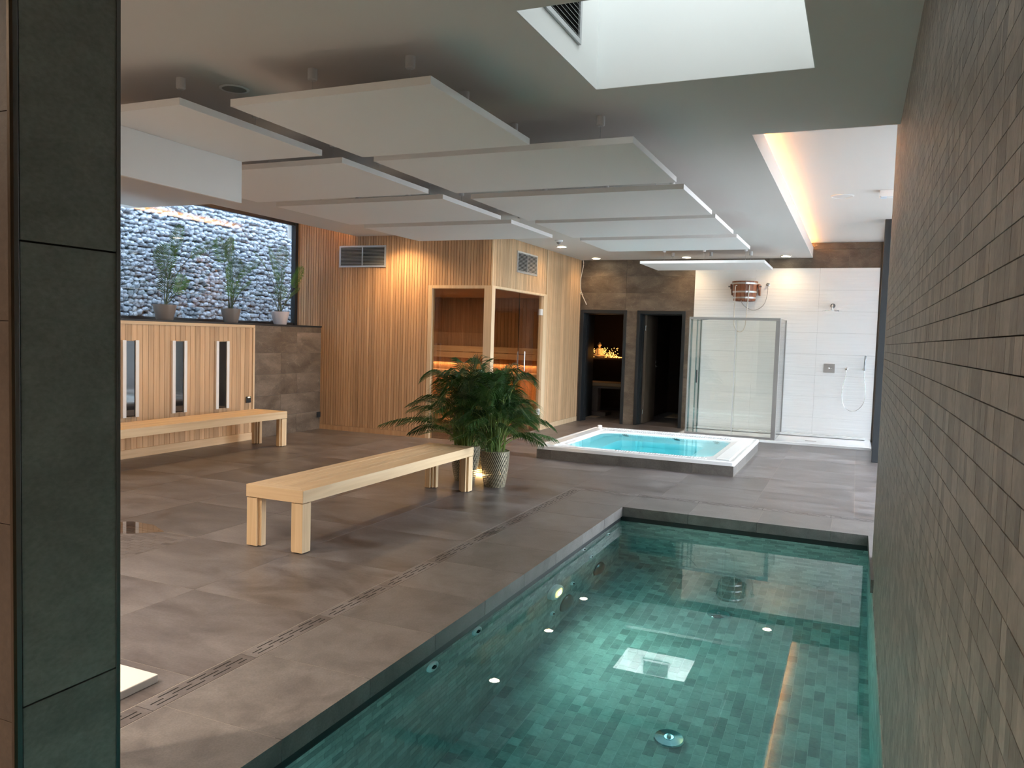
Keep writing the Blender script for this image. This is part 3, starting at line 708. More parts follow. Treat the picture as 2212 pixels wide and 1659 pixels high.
# ================================================================== CEILING PANELS
HP = 2.651; HT = 2.690
PAN = [('A', -3.062, -1.866, 3.25, 4.455, 'square white acoustic panel nearest the camera, right of the row by the pillar', [-.305, .305]),
       ('C', -3.060, -1.262, 4.58, 5.79, 'long white acoustic panel, second from the camera in the right row', [-.6, 0, .6]),
       ('D', -3.060, -1.262, 6.05, 7.32, 'long white acoustic panel, third from the camera in the right row', [-.6, 0, .6]),
       ('E', -3.060, -1.262, 7.51, 8.67, 'long white acoustic panel, fourth from the camera in the right row', [-.6, 0, .6]),
       ('F', -3.060, -1.262, 8.93, 10.10, 'long white acoustic panel, fifth from the camera, just before the hot tub', [-.6, 0, .6]),
       ('G', -3.060, -1.262, 11.74, 12.92, 'white acoustic panel hanging apart in front of the white shower wall', [-.6, 0, .6]),
       ('I', -4.50, -3.30, 3.14, 4.34, 'white acoustic panel nearest the grey pillar, first of the left row', [-.3, .3]),
       ('J', -5.085, -3.30, 4.56, 5.755, 'long white acoustic panel, second of the left row behind the low baffle', [-.6, 0, .6]),
       ('K', -5.085, -3.30, 6.00, 7.20, 'long white acoustic panel, third of the left row towards the sauna', [-.6, 0, .6]),
       ('M', -5.085, -3.30, 7.457, 8.65, 'long white acoustic panel, farthest of the left row, in front of the sauna', [-.6, 0, .6])]
canm = MB().lathe([(.026, 0), (.026, -.055), (.020, -.062), (0, -.062)], (0, 0, 0), 'z', 16).mesh('canister', M_ply); autosmooth(canm)
wirm = MB().tube([(0, 0, -.06), (0, 0, HT - H + .002)], .0013, 5).mesh('wire', M_wire)
hkm = MB().tube([(0, 0, HT - H + .03), (0, 0, HT - H)], .005, 6).mesh('wire_grip', M_wire)
for nm, x0, x1, y0, y1, lab, offsx in PAN:
    if nm in 'CDEF': y1_ = y1
    cx, cy = (x0 + x1) / 2, (y0 + y1) / 2
    t = thing('acoustic_raft', lab, 'ceiling panel', (cx, cy, HP), group='white acoustic panels hung under the ceiling')
    B(x0, x1, y0, y1, HP, HT).build('board', M_panel, t, bevel=.002)
    for ox in offsx:
        for oy in (-.305, .305):
            cn = inst(canm, 'canister', t, (cx + ox, cy + oy, H))
            inst(wirm, 'wire', t, (cx + ox, cy + oy, H)); inst(hkm, 'wire_grip', t, (cx + ox, cy + oy, H))
t = B(-3.995, -3.97, 2.3, 4.33, 2.366, HP - .0015)
bf = t.build('acoustic_baffle', M_panel, None)
tag(bf, 'upright white baffle board hanging below the first left ceiling panel, beside the pillar', 'baffle')

# ---- ceiling fittings
def downlight(x, y, lab, p=10, zc=H, warm=WARM, glow=True):
    t = thing('downlight', lab, 'light', (x, y, zc), 'round downlights set in the ceiling')
    MB().lathe([(.085, -.002), (.085, -.010), (.070, -.012), (.070, -.002)], (x, y, zc), 'z', 28).build('trim_ring', M_ply, t, auto=30)
    MB().lathe([(0, -.014), (.062, -.0135), (.069, -.008), (.069, -.002)], (x, y, zc), 'z', 28).build('diffuser', M_lamp, t, smooth=True)
    if p: spot('downlight_beam', (x, y, zc - .018), p * 4, warm, size=2.5, blend=.9, rad=.06)
DL = [(-4.25, 13.30, 'warm downlight in the corner above the first dark doorway'), (-4.25, 11.55, 'warm downlight beside the white ceiling sensor near the sauna'),
      (-4.25, 9.5, 'warm downlight above the sauna corner, hidden behind the hanging panels'), (-2.675, 13.29, 'warm downlight at the back above the separate white panel'),
      (-1.105, 13.29, 'warm downlight at the back above the shower wall, rightmost')]
for x, y, lab in DL: downlight(x, y, lab, 2.2)
downlight(-6.0, 9.45, 'warm downlight close to the slatted wall, left of the sauna glass', 13)
for x, y in ((-6.0, 6.6), (-6.0, 3.6)): downlight(x, y, 'warm downlight over the wall bench at the %s end' % ('far' if y > 5 else 'near'), 9)
downlight(-3.4, .6, 'warm downlight behind the grey pillar, out of the picture', 40, warm=(1, .80, .60))
SOFT_FILL = (1, .84, .68)  # unseen downlights added to fill the near room with warm light
for x, y, nm in ((-5.2, 1.6, 'near the left wall, out of the picture'), (-5.2, -1.4, 'in the near left corner, out of the picture'), (-1.2, -1.2, 'behind the photographer'), (-2.6, 2.0, 'just beyond the grey pillar'), (-6.4, .2, 'over the near end of the left wall')):
    downlight(x, y, 'added warm fill downlight ' + nm, 46 if x < -3 else 15, warm=SOFT_FILL)
t = thing('ceiling_speaker', 'round flush ceiling loudspeaker with a grey cloth cover, by the first panels', 'speaker', (-3.436, 3.679, H))
MB().lathe([(.085, -.001), (.085, -.006), (.070, -.008), (.070, -.001)], (-3.436, 3.679, H), 'z', 28).build('ring', M_ply, t, auto=30)
MB().lathe([(0, -.005), (.070, -.004), (.070, -.001)], (-3.436, 3.679, H), 'z', 28).build('grille', plain('grey_cloth', (.3, .29, .27), .95), t)
t = thing('ceiling_speaker', 'white round flush speaker in the raised ceiling strip by the mosaic wall', 'speaker', (-.231, 9.457, H2))
MB().lathe([(.12, -.001), (.12, -.006), (.108, -.010), (.108, -.001)], (-.231, 9.457, H2), 'z', 32).build('ring', M_ply, t, auto=30)
MB().lathe([(0, -.008), (.108, -.006), (.108, -.001)], (-.231, 9.457, H2), 'z', 32).build('grille', M_ceil, t)
t = thing('emergency_light', 'small white box fitting on the raised ceiling by the mosaic wall', 'light', (.2, 9.25, H2))
B(.135, .265, 9.19, 9.31, 3.075, H2).build('housing', M_ply, t, bevel=.004)
B(.150, .205, 9.186, 9.30, 3.070, 3.0765).build('lens', plain('frosted_lens', (.75, .85, .95), .3), t)
t = thing('motion_sensor', 'small white cone-shaped sensor on the ceiling next to the sauna downlight', 'sensor', (-4.03, 10.82, H))
MB().lathe([(.062, 0), (.060, -.018), (.040, -.028), (.034, -.03)], (-4.03, 10.82, H), 'z', 24).build('base', M_ply, t, auto=35)
MB().lathe([(.034, -.028), (.022, -.05), (0, -.062)], (-4.03, 10.82, H), 'z', 24).build('sensor_eye', plain('grey_eye', (.3, .3, .3), .3), t, smooth=True)

# ---- grilles
def grille(lab, plane, at_, u0, u1, z0, z1, nslat, mull=1, out=1, tilt=35):
    """plane 'y': lies in plane y=at_, faces -y.  plane 'x': in plane x=at_, faces +x"""
    def P(u, d, z): return (u, at_ - d, z) if plane == 'y' else (at_ + d, u, z)
    def bx(mb, ua, ub, da, db, za, zb_):
        a, b = P(ua, da, za), P(ub, db, zb_); mb.box(min(a[0], b[0]), max(a[0], b[0]), min(a[1], b[1]), max(a[1], b[1]), za, zb_)
    c_ = P((u0 + u1) / 2, 0, (z0 + z1) / 2)
    t = thing('vent_grille', lab, 'vent', c_, 'aluminium ventilation grilles')
    w = .026; f = MB()
    bx(f, u0, u1, 0, .014, z0, z0 + w); bx(f, u0, u1, 0, .014, z1 - w, z1); bx(f, u0, u0 + w, 0, .014, z0 + w, z1 - w); bx(f, u1 - w, u1, 0, .014, z0 + w, z1 - w)
    f.build('frame', M_slatal, t, bevel=.0015)
    k_ = MB(); bx(k_, u0 + w, u1 - w, .0005, .0015, z0 + w, z1 - w); k_.build('backing', M_void, t)
    for i in range(mull):
        um = u0 + (u1 - u0) * (i + 1) / (mull + 1); q = MB(); bx(q, um - .008, um + .008, .0015, .013, z0 + w, z1 - w); q.build('mullion', M_slatal, t)
    n = nslat; ca, sa = cos(radians(tilt)), sin(radians(tilt))
    for i in range(n):
        z = z0 + w + (z1 - z0 - 2 * w) * (i + .5) / n
        for j in range(mull + 1):
            ua = u0 + w + (u1 - u0 - 2 * w) * j / (mull + 1) + .006; ub = u0 + w + (u1 - u0 - 2 * w) * (j + 1) / (mull + 1) - .006
            dp = (z1 - z0 - 2 * w) / n * .42
            a0, a1, a2, a3 = (.002, z + dp * sa), (.002, z + dp * sa - .0015), (.002 + dp * 1.1, z - dp * sa - .0015), (.002 + dp * 1.1, z - dp * sa)
            q = MB(); vs = [P(ua, *p_) for p_ in (a0, a1, a2, a3)] + [P(ub, *p_) for p_ in (a0, a1, a2, a3)]
            q._add(vs, [(0, 1, 2, 3), (7, 6, 5, 4), (0, 4, 5, 1), (1, 5, 6, 2), (2, 6, 7, 3), (3, 7, 4, 0)]); q.build('slat', M_slatal, t)
    return t
grille('wide aluminium vent grille high on the slatted wall left of the sauna', 'y', SY - .012, -7.16, -6.345, 2.45, 2.768, 13)
grille('aluminium vent grille above the glass sauna door', 'x', SX + .012, 10.70, 11.49, 2.442, 2.756, 13)
grille('grey vent grille inside the near skylight shaft', 'x', SK1[0] + .005, 3.30, 4.03, 3.04, 3.40, 12, mull=0)
grille('white vent grille inside the far skylight shaft above the hot tub', 'y', SK2[3] - .005, -2.72, -2.30, 3.02, 3.27, 9, mull=0)

# ================================================================== SAUNA CABIN
sauna = thing('sauna_cabin', 'sauna cabin clad in warm vertical wooden slats with a glazed corner and glass door', 'sauna', (-5.6, 11.5, 0))
FX0, FX1, FZ = -5.63, SX, 2.190; FY1 = 11.94
holeY = (FX0, FX1 + .2, -.1, FZ); holeX = (SY - .2, FY1, -.1, FZ)
sb = MB(); slab(sb, (WX, SX - .008), (0, H), [holeY], SY + .008, SY + .07, 'xzy')
sb.box(WX, -6.862, SY + .0005, SY + .07, H, H2 - .001)
slab(sb, (SY + .008, BW), (0, H), [holeX], SX - .07, SX - .008, 'yzx')
sb.build('carcass', M_sgap, sauna)
pit = .0445
x = WX; pl = {}
def plank(u0, u1, z0, z1, plane, mat):
    if plane == 'y': return piece(sauna, 'plank', mat, u0, u1, SY - .012, SY + .008, z0, z1)
    return piece(sauna, 'plank', mat, SX - .008, SX + .012, u0, u1, z0, z1)
while x < SX - .02:
    a, b = x + .003, x + pit - .003
    if b <= FX0 + .01: plank(a, b, (1.567 if b < LX else .075), (H2 if b < -6.86 else H) - .001, 'y', M_alder)
    else: plank(a, min(b, SX - .014), FZ, H - .001, 'y', M_alder)
    x += pit
y = SY + .01
while y < BW - .01:
    a, b = y + .003, min(y + pit - .003, BW)
    if b < FY1: plank(a, b, FZ, H - .001, 'x', M_alder2)
    elif a > 12.165: plank(a, b, .085, H - .001, 'x', M_alder2)
    y += pit
piece(sauna, 'trim_board', M_light, SX - .008, SX + .016, FY1 + .001, 11.985, 0, H)
for k_ in range(4): plank(11.99 + k_ * .0445, 12.03 + k_ * .0445, .085, H - .001, 'x', M_alder2)
B(SX - .012, SX + .014, SY - .014, SY + .012, FZ, H).build('corner_trim', M_light, sauna, bevel=.002)
B(LX, FX0, SY - .016, SY + .008, .0, .072).build('base_board', M_alder, sauna)
B(SX - .008, SX + .016, 11.986, BW, .0, .082).build('base_board', M_light, sauna)
# glazing frames
g = MB(); g.box(FX0, FX0 + .065, SY - .02, SY + .07, 0, FZ); g.box(FX0 + .065, SX - .105, SY - .02, SY + .07, FZ - .045, FZ)
g.build('window_frame', M_light, sauna, bevel=.003)
B(SX - .105, SX + .018, SY - .02, SY + .085, 0, FZ).build('corner_post', M_light, sauna, bevel=.004)
g = MB(); g.box(SX - .07, SX + .018, SY + .085, FY1, FZ - .035, FZ); g.box(SX - .07, SX + .018, 11.83, FY1, 0, FZ - .035)
g.build('door_frame', M_light, sauna, bevel=.003)
B(FX0 + .065, SX - .105, SY + .02, SY + .028, .004, FZ - .045).build('glass_pane', M_sglass, sauna)
B(SX - .03, SX - .022, SY + .085, 10.935, .004, FZ - .035).build('glass_pane', M_sglass, sauna)
B(SX - .032, SX - .020, 10.935, 10.941, .02, FZ - .04).build('glass_seal', M_chrome, sauna)
gd = B(SX - .03, SX - .022, 10.942, 11.815, .012, FZ - .04).build('glass_door', M_sglass, sauna)
for zz in (1.90, .30): B(SX - .038, SX + .004, 11.765, 11.86, zz - .05, zz + .05).build('hinge', plain('satin_hinge', (.75, .76, .77), .4), gd, bevel=.003)
MB().tube([(SX + .03, 11.06, .98), (SX + .03, 11.06, 1.275)], .010, 10).tube([(SX - .022, 11.06, 1.03), (SX + .03, 11.06, 1.03)], .006, 8).tube([(SX - .022, 11.06, 1.225), (SX + .03, 11.06, 1.225)], .006, 8).build('door_handle', M_chrome, gd, auto=40)
MB().tube([(SX - .08, 11.06, .98), (SX - .08, 11.06, 1.275)], .010, 10).tube([(SX - .03, 11.06, 1.03), (SX - .08, 11.06, 1.03)], .006, 8).tube([(SX - .03, 11.06, 1.225), (SX - .08, 11.06, 1.225)], .006, 8).build('door_handle', M_chrome, gd, auto=40)
# interior shell
IX0, IY1 = -7.35, 12.80
ib = MB(); ib.box(IX0 - .05, SX - .07, SY + .07, IY1 + .05, 2.172, 2.2); ib.build('inner_ceiling', M_inner, sauna)
ib = MB(); rn = random.Random(8); x = IX0
while x < SX - .075:
    ib.tint = rn.random(); ib.box(x + .002, min(x + .068, SX - .071), IY1, IY1 + .03, 0, 2.17); x += .07
y = SY + .08
while y < IY1:
    ib.tint = rn.random(); ib.box(IX0 - .03, IX0, y + .002, y + .068, 0, 2.17)
    if y > 11.95: ib.box(SX - .075, SX - .0705, y + .002, y + .068, 0, 2.17)
    y += .07
stuff(ib.build('inner_cladding', M_inner, sauna, tints=True))
B(IX0 - .06, SX - .071, IY1 + .03, IY1 + .05, 0, 2.17).build('inner_back', M_sgap, sauna)
for c in cells([IX0, -6.5, -5.64, SX - .07], [SY + .07, 10.7, 11.56, IY1], []): piece(sauna, 'tile', M_floor, c[0] + FJ, c[1] - FJ, c[2] + FJ, c[3] - FJ, -.0034, .002)
MB().lathe([(.03, 0), (.03, -.012), (0, -.014)], (-5.05, 10.6, 2.172), 'z', 16).build('sensor', M_chrome, sauna)
# backrest
br = MB().box(IX0 + .02, SX - .12, IY1 - .10, IY1 - .078, 1.09, 1.19).box(IX0 + .02, SX - .12, IY1 - .10, IY1 - .078, 1.20, 1.30).build('backrest', M_lightx, sauna, bevel=.002)
for x in (-7.1, -6.45, -5.75, -5.05): B(x - .06, x + .06, IY1 - .078, IY1 - .002, 1.10, 1.29).build('batten', M_light, br)
ub = thing('sauna_bench', 'upper pale wooden bench along the back wall inside the sauna', 'bench', (-6, 12.4, 0), 'benches inside the sauna')
for k_ in range(5): piece(ub, 'slat', M_lightx, IX0 + .02, SX - .10, 12.14 + k_ * .118, 12.14 + k_ * .118 + .108, .845, .87)
piece(ub, 'front_board', M_lightx, IX0 + .02, SX - .10, 12.115, 12.137, .77, .868)
for x in (-7.2, -6.0, -4.85): piece(ub, 'leg', M_light, x - .03, x + .03, 12.2, 12.72, 0, .843)
lb = thing('sauna_bench', 'lower pale wooden bench inside the sauna, in front of the upper one', 'bench', (-6, 11.8, 0), 'benches inside the sauna')
for k_ in range(4): piece(lb, 'slat', M_lightx, -6.45, SX - .10, 11.66 + k_ * .118, 11.66 + k_ * .118 + .108, .425, .45)
piece(lb, 'front_board', M_lightx, -6.0, SX - .10, 11.637, 11.658, .34, .449)
for k_ in range(5): piece(lb, 'slat', M_lighty, IX0 + .02 + k_ * .118, IX0 + .128 + k_ * .118, 10.7, 12.13, .425, .45)
for k_ in range(4): piece(lb, 'slat', M_lighty, -6.74 + k_ * .185, -6.57 + k_ * .185, 10.7, 11.655, .425, .45)
piece(lb, 'front_board', M_lightx, IX0 + .02, -6.0, 10.677, 10.698, .34, .449)
piece(lb, 'side_board', M_lighty, -5.998, -5.98, 10.70, 11.636, .34, .449)
for x, y in ((-7.2, 10.9), (-6.1, 10.9), (-5.9, 11.8), (-4.85, 11.8)): piece(lb, 'leg', M_light, x - .03, x + .03, y - .03, y + .03, 0, .423)
area('sauna_led', (-6.0, 12.2, .74), (radians(25), 0, 0), 2.4, .03, 9, (1, .50, .18))
area('sauna_led_wall', (-6.0, IY1 - .03, 1.0), (0, 0, 0), 2.4, .02, 3, (1, .55, .25))
area('sauna_fill_light', (-6.0, 11.2, 2.16), (0, 0, 0), .3, .3, 8, (1, .74, .48))  # unseen fill light added to brighten the sauna interior
# roof-top void above cabin is solid ceiling; sockets on the walls
def socket(lab, x, y, z):
    t = thing('wall_socket', lab, 'socket', (x, y, z))
    B(x, x + .012, y - .042, y + .042, z - .042, z + .042).build('plate', M_black, t, bevel=.003)
    B(x + .012, x + .020, y - .028, y + .028, z - .030, z + .022).build('lid', M_anth, t, bevel=.002)
    return t
s1 = socket('black wall socket with a lit lid at the right end of the slatted panel', LX + .052, 8.262, .548)
B(LX + .064, LX + .068, 8.245, 8.279, .576, .584).build('indicator', plain('indicator_glow', (1, .8, .4), .5, emit=(1, .75, .35), es=3), s1)
socket('black wall socket low on the brown tiles next to the sauna wall', LX, 9.84, .22)

# ================================================================== INFRARED WALL PANEL + BENCH
ir = thing('slatted_wall_panel', 'low wooden slatted wall panel under the window with three black heaters', 'wall panel', (LX, 6.5, 0))
B(LX + .001, LX + .028, 3.6, 8.345, 0, 1.53).build('backing', M_sgap, ir)
y = 3.6; rn = random.Random(4)
while y < 8.34:
    w = .078; b = min(y + w, 8.342); piece(ir, 'slat', M_alder2, LX + .026, LX + .042, y + .0022, b - .0022, .10, 1.508); y += w
piece(ir, 'top_rail', M_lighty, LX + .001, LX + .055, 3.6, 8.378, 1.509, 1.545)
piece(ir, 'end_post', M_light, LX + .001, LX + .055, 8.344, 8.378, .0, 1.508)
piece(ir, 'base_board', M_lighty, LX + .026, LX + .05, 3.6, 8.342, .0, .098)
for k_, (a, b, lab) in enumerate(((6.275, 6.49, 'black infrared heater between white rails, next to the pillar'), (6.967, 7.190, 'middle black infrared heater between white rails on the slatted panel'), (7.665, 7.892, 'black infrared heater between white rails, nearest the wall socket'))):
    t = thing('infrared_heater', lab, 'heater', (LX + .042, (a + b) / 2, .9), 'infrared heaters on the slatted panel')
    piece(t, 'side_rail', M_ply, LX + .042, LX + .072, a, a + .045, .463, 1.327); piece(t, 'side_rail', M_ply, LX + .042, LX + .072, b - .045, b, .463, 1.327)
    piece(t, 'glass_front', M_heater, LX + .042, LX + .060, a + .045, b - .045, .470, 1.320)
def bench(lab, loc, w, l, zt=.43, zb_=.345, rot=0, grp='pale pine benches', grooves=4):
    """l along y, w along x, origin at centre of the footprint on the floor"""
    t = thing('wooden_bench', lab, 'bench', (0, 0, 0), grp); fw = .09
    fr_ = MB(); hx, hy = w / 2, l / 2
    for sx in (-1, 1):      # long rails, mitred
        a, b = sx * hx, sx * (hx - fw)
        fr_.prism([(a, -hy), (b, -hy + fw), (b, hy - fw), (a, hy)] if sx > 0 else [(a, -hy), (a, hy), (b, hy - fw), (b, -hy + fw)], zb_, zt)
        r_ = MB(); r_.prism([(a, -hy + .0006), (b, -hy + fw + .0006), (b, hy - fw - .0006), (a, hy - .0006)], zb_, zt); r_.build('long_rail', M_bench, t, bevel=.0015)
    for sy in (-1, 1):
        a, b = sy * hy, sy * (hy - fw)
        r_ = MB(); r_.prism([(-hx, a), (-hx + fw, b), (hx - fw, b), (hx, a)], zb_, zt); r_.build('end_rail', M_bench_e, t, bevel=.0015)
    ww = (w - 2 * fw) / grooves
    for k_ in range(grooves):
        x0 = -hx + fw + k_ * ww
        B(x0 + .0015, x0 + ww - .0015, -hy + fw + .001, hy - fw - .001, zt - .03, zt - .001).build('seat_slat', M_bench, t, bevel=.002)
    B(-hx + fw + .001, hx - fw - .001, -hy + fw, hy - fw, zt - .034, zt - .031).build('underlay', M_bench, t)
    lw = .088
    for sx in (-1, 1):
        for sy in (-1, 1):
            cx, cy = sx * (hx - lw / 2 - .004), sy * (hy - lw / 2 - .004); q = MB()
            # leg: square post with a rebated inner corner strip
            q.box(cx - lw / 2, cx + lw / 2, cy - lw / 2, cy + lw / 2, .006, zb_ - .006)
            lg = q.build('leg', M_bench_z, t, bevel=.0015)
            q = MB(); q.box(min(cx, cx - sx * .0) - sx * lw / 2 - (.022 if sx > 0 else 0), min(cx, cx) - sx * lw / 2 + (.0 if sx > 0 else .022), cy - .022, cy + .022, .006, zb_ - .006)
            q.box(cx - .022, cx + .022, cy - sy * lw / 2 - (.022 if sy > 0 else 0), cy - sy * lw / 2 + (0 if sy > 0 else .022), .006, zb_ - .006)
            q.build('leg_strip', M_bench_z, lg)
            B(cx - .03, cx + .03, cy - .03, cy + .03, 0, .006).build('foot', M_black, lg)
            B(cx - .03, cx + .03, cy - .03, cy + .03, zb_ - .006, zb_ - .001).build('spacer', M_black, lg)
    t.location = loc; t.rotation_euler = (0, 0, rot); return t
bench('pale pine bench standing alone in the middle of the floor beside the palms', (-3.565, 5.503, 0), .482, 2.56)
bench('long pale pine bench along the slatted wall panel under the window', (-6.925, 5.86, 0), .50, 4.56, zt=.45, zb_=.36)

# ================================================================== SHOWER AREA
tray = thing('shower_tray', 'wide flat white shower tray in front of the white relief wall', 'shower tray', (-1.15, 13.1, 0))
loft([rrect(-2.58, .268, 12.555, 13.640, .01), rrect(-2.58, .268, 12.555, 13.640, .01), rrect(-2.57, .26, 12.57, 13.635, .01), rrect(-2.53, .22, 12.62, 13.60, .03), rrect(-2.5, .19, 12.65, 13.57, .03)], [.0, .034, .038, .034, .026]).build('tray', M_acryl, tray, auto=30)
B(-.66, -.50, 12.98, 13.02, .026, .029).build('drain_slot', M_darkmetal, tray)
B(-2.50, .19, 13.56, 13.63, .036, .07).build('upstand', M_acryl, tray, bevel=.004)
enc = thing('shower_enclosure', 'glass shower enclosure with aluminium frame and sliding door at the white wall', 'shower', (-1.75, 13.0, 0))
ez0, ez1 = .0395, 1.895; ey = 12.60
M_frame = plain('satin_frame', (.42, .41, .40), .35, .7)
def alu(nm, a): return B(*a).build(nm, M_frame, enc, bevel=.002)
alu('top_rail', (-2.43, -1.075, ey - .02, ey + .02, ez1 - .04, ez1)); alu('bottom_rail', (-2.43, -1.075, ey - .02, ey + .02, ez0, ez0 + .035))
alu('frame_post', (-1.14, -1.075, ey - .02, ey + .02, ez0 + .036, ez1 - .041))
alu('frame_post', (-2.445, -2.43, ey - .02, ey + .02, ez0, ez1))
B(-2.39, -1.70, ey - .012, ey - .006, ez0 + .036, ez1 - .041).build('glass_pane', M_shglass, enc)
gl = B(-1.73, -1.14, ey + .004, ey + .010, ez0 + .036, ez1 - .041).build('sliding_door', M_shglass, enc)
B(-1.733, -1.72, ey - .013, ey + .011, ez0 + .037, ez1 - .042).build('glass_seal', plain('grey_seal', (.5, .5, .5), .5), enc)
B(-2.30, -2.285, ey - .05, ey - .013, .86, 1.06).build('door_handle', M_black, gl, bevel=.003)
B(-1.083, -1.077, ey + .021, 13.60, ez0, ez1 - .005).build('side_pane', M_shglass, enc)
B(-2.443, -2.437, ey + .021, 13.60, ez0, ez1 - .005).build('side_pane', M_shglass, enc)
for x in (-1.08, -2.44): alu('wall_profile', (x - .012, x + .012, 13.60, 13.638, ez0 + .032, ez1))
for x0, x1 in ((-2.42, -2.395), (-2.33, -2.31), (-2.275, -2.255)): B(x0, x1, ey + .012, ey + .03, ez0 + .036, ez1 - .041).build('glass_edge', M_shedge, enc)
# corner braces near the top
for x, sg in ((-2.43, 1), (-1.085, -1)):
    MB().tube([(x, 13.25, 1.86), (x + sg * .30, ey + .012, 1.86)], .006, 8).build('brace', M_chrome, enc)

# cedar bucket shower
BCX, BCY = -1.724, 13.38; bz0, bz1 = 2.19, 2.505
bk = thing('bucket_shower', 'round cedar bucket shower with steel hoops hung on the white wall', 'bucket', (BCX, BCY, bz0))
ns = 18
for k in range(ns):
    a0, a1 = 2 * pi * k / ns + .008, 2 * pi * (k + 1) / ns - .008; q = MB(); vs = []
    for z, r in ((bz0, .172), (bz1, .205)):
        for a in (a0, a1):
            for rr_ in (r, r - .018): vs.append((BCX + rr_ * cos(a), BCY + rr_ * sin(a), z))
    q._add(vs, [(0, 1, 3, 2), (4, 6, 7, 5), (0, 2, 6, 4), (1, 5, 7, 3), (0, 4, 5, 1), (2, 3, 7, 6)]); q.build('stave', M_bucket, bk)
MB().lathe([(.0, .02), (.158, .02), (.158, .035), (0, .035)], (BCX, BCY, bz0), 'z', 30).build('bottom', M_bucket, bk)
for z in (.035, .13, .265):
    r = .172 + (.205 - .172) * z / .315
    MB().lathe([(r + .0005, z), (r + .004, z), (r + .007, z + .026), (r + .003, z + .026)], (BCX, BCY, bz0), 'z', 40).build('hoop', M_alu, bk, auto=40)
for sg in (-1, 1):
    xw = BCX + sg * .215
    q = MB(); vs = []
    prof = [(13.30, 2.36), (13.30, 2.45), (13.36, 2.50), (13.636, 2.50), (13.636, 2.28), (13.60, 2.28), (13.50, 2.36)]
    prof = [(13.34, 2.39), (13.34, 2.46), (13.42, 2.47), (13.636, 2.47), (13.636, 2.29), (13.50, 2.29), (13.45, 2.37)]
    n = len(prof); vs = [(xw - .012, a, b) for a, b in prof] + [(xw + .012, a, b) for a, b in prof]
    q._add(vs, [tuple(range(n)), tuple(reversed(range(n, 2 * n)))] + [(i, (i + 1) % n, n + (i + 1) % n, n + i) for i in range(n)]); q.build('bracket', M_bucket, bk, bevel=.003)
    MB().tube([(BCX + sg * .19, BCY, 2.425), (BCX + sg * .262, BCY, 2.425)], .011, 10).build('pivot_pin', M_darkmetal, bk)
ropes = []
xl, xr = BCX - .118, BCX + .085; yf = BCY - .175
pts = [(xl + .02, BCY - .15, 2.43), (xl, yf - .02, 2.425), (xl - .004, yf - .028, 2.38), (xl - .006, yf - .02, 2.1), (xl - .008, yf, 1.9), (xl - .004, yf, 1.80), (xl + .03, yf, 1.72), (BCX - .02 - .01, yf, 1.685), (xr - .06, yf, 1.71), (xr - .03, yf, 1.8), (xr - .02, yf, 1.95), (xr - .01, yf - .02, 2.1), (xr + .01, yf - .028, 2.38), (xr + .012, yf - .02, 2.425), (xr, BCY - .15, 2.43)]
def smooth_pts(p, n=4):
    p = [Vector(q) for q in p]; out = []
    for i in range(len(p) - 1):
        p0, p1, p2, p3 = p[max(i - 1, 0)], p[i], p[i + 1], p[min(i + 2, len(p) - 1)]
        for k in range(n):
            t_ = k / n; out.append(.5 * ((2 * p1) + (-p0 + p2) * t_ + (2 * p0 - 5 * p1 + 4 * p2 - p3) * t_ * t_ + (-p0 + 3 * p1 - 3 * p2 + p3) * t_ ** 3))
    out.append(p[-1]); return out
MB().tube(smooth_pts(pts), .0075, 8).build('pull_rope', M_rope, bk, smooth=True)
MB().tube(smooth_pts([(-1.40, 13.62, 2.47), (-1.385, 13.56, 2.44), (-1.385, 13.55, 2.33), (-1.42, 13.55, 2.17), (-1.50, 13.55, 2.08), (-1.60, 13.54, 2.05), (-1.70, 13.50, 2.09), (-1.76, 13.45, 2.15), (-1.78, 13.42, 2.205)]), .006, 8).build('hose', M_hose, bk, smooth=True)
MB().lathe([(.03, 0), (.03, -.012), (.018, -.016), (.016, -.05), (0, -.052)], (-1.39, 13.641, 2.475), 'y', 20).build('water_valve', M_chrome, bk, auto=35)
# rain shower
rs = thing('rain_shower', 'round chrome rain shower head on a short wall arm', 'shower head', (-.385, 13.5, 2.1))
MB().lathe([(.037, 0), (.037, -.010), (.02, -.012), (0, -.012)], (-.385, 13.641, 2.141), 'y', 24).build('wall_flange', M_darkmetal, rs, auto=30)
MB().tube(smooth_pts([(-.385, 13.63, 2.141), (-.385, 13.48, 2.145), (-.387, 13.42, 2.13), (-.388, 13.40, 2.07)]), .012, 12).build('arm', M_chrome, rs, smooth=True)
MB().lathe([(0, .03), (.02, .028), (.022, .012), (.145, .006), (.15, 0), (.145, -.006), (0, -.006)], (-.388, 13.40, 2.048), 'z', 36).build('shower_head', M_chrome, rs, auto=30)
mx_ = thing('shower_mixer', 'square grey metal mixer plate with a small lever on the white wall', 'shower control', (-.39, 13.64, 1.145))
B(-.476, -.306, 13.633, 13.642, 1.072, 1.218).build('plate', M_alu, mx_, bevel=.002)
MB().lathe([(.018, 0), (.016, -.03), (0, -.032)], (-.40, 13.633, 1.145), 'y', 18).tube([(-.40, 13.61, 1.145), (-.35, 13.60, 1.145)], .004, 6).build('lever', M_chrome, mx_, auto=35)
hs = thing('hand_shower', 'slim chrome stick hand shower in its wall holder with a long looping hose', 'hand shower', (.13, 13.6, 1.2))
MB().lathe([(.024, 0), (.024, -.010), (.014, -.014), (.012, -.045), (0, -.047)], (-.134, 13.641, 1.145), 'y', 20).build('hose_outlet', M_chrome, hs, auto=35)
MB().lathe([(.022, 0), (.022, -.010), (.012, -.012), (.012, -.05), (0, -.05)], (.125, 13.641, 1.15), 'y', 20).build('holder', M_chrome, hs, auto=35)
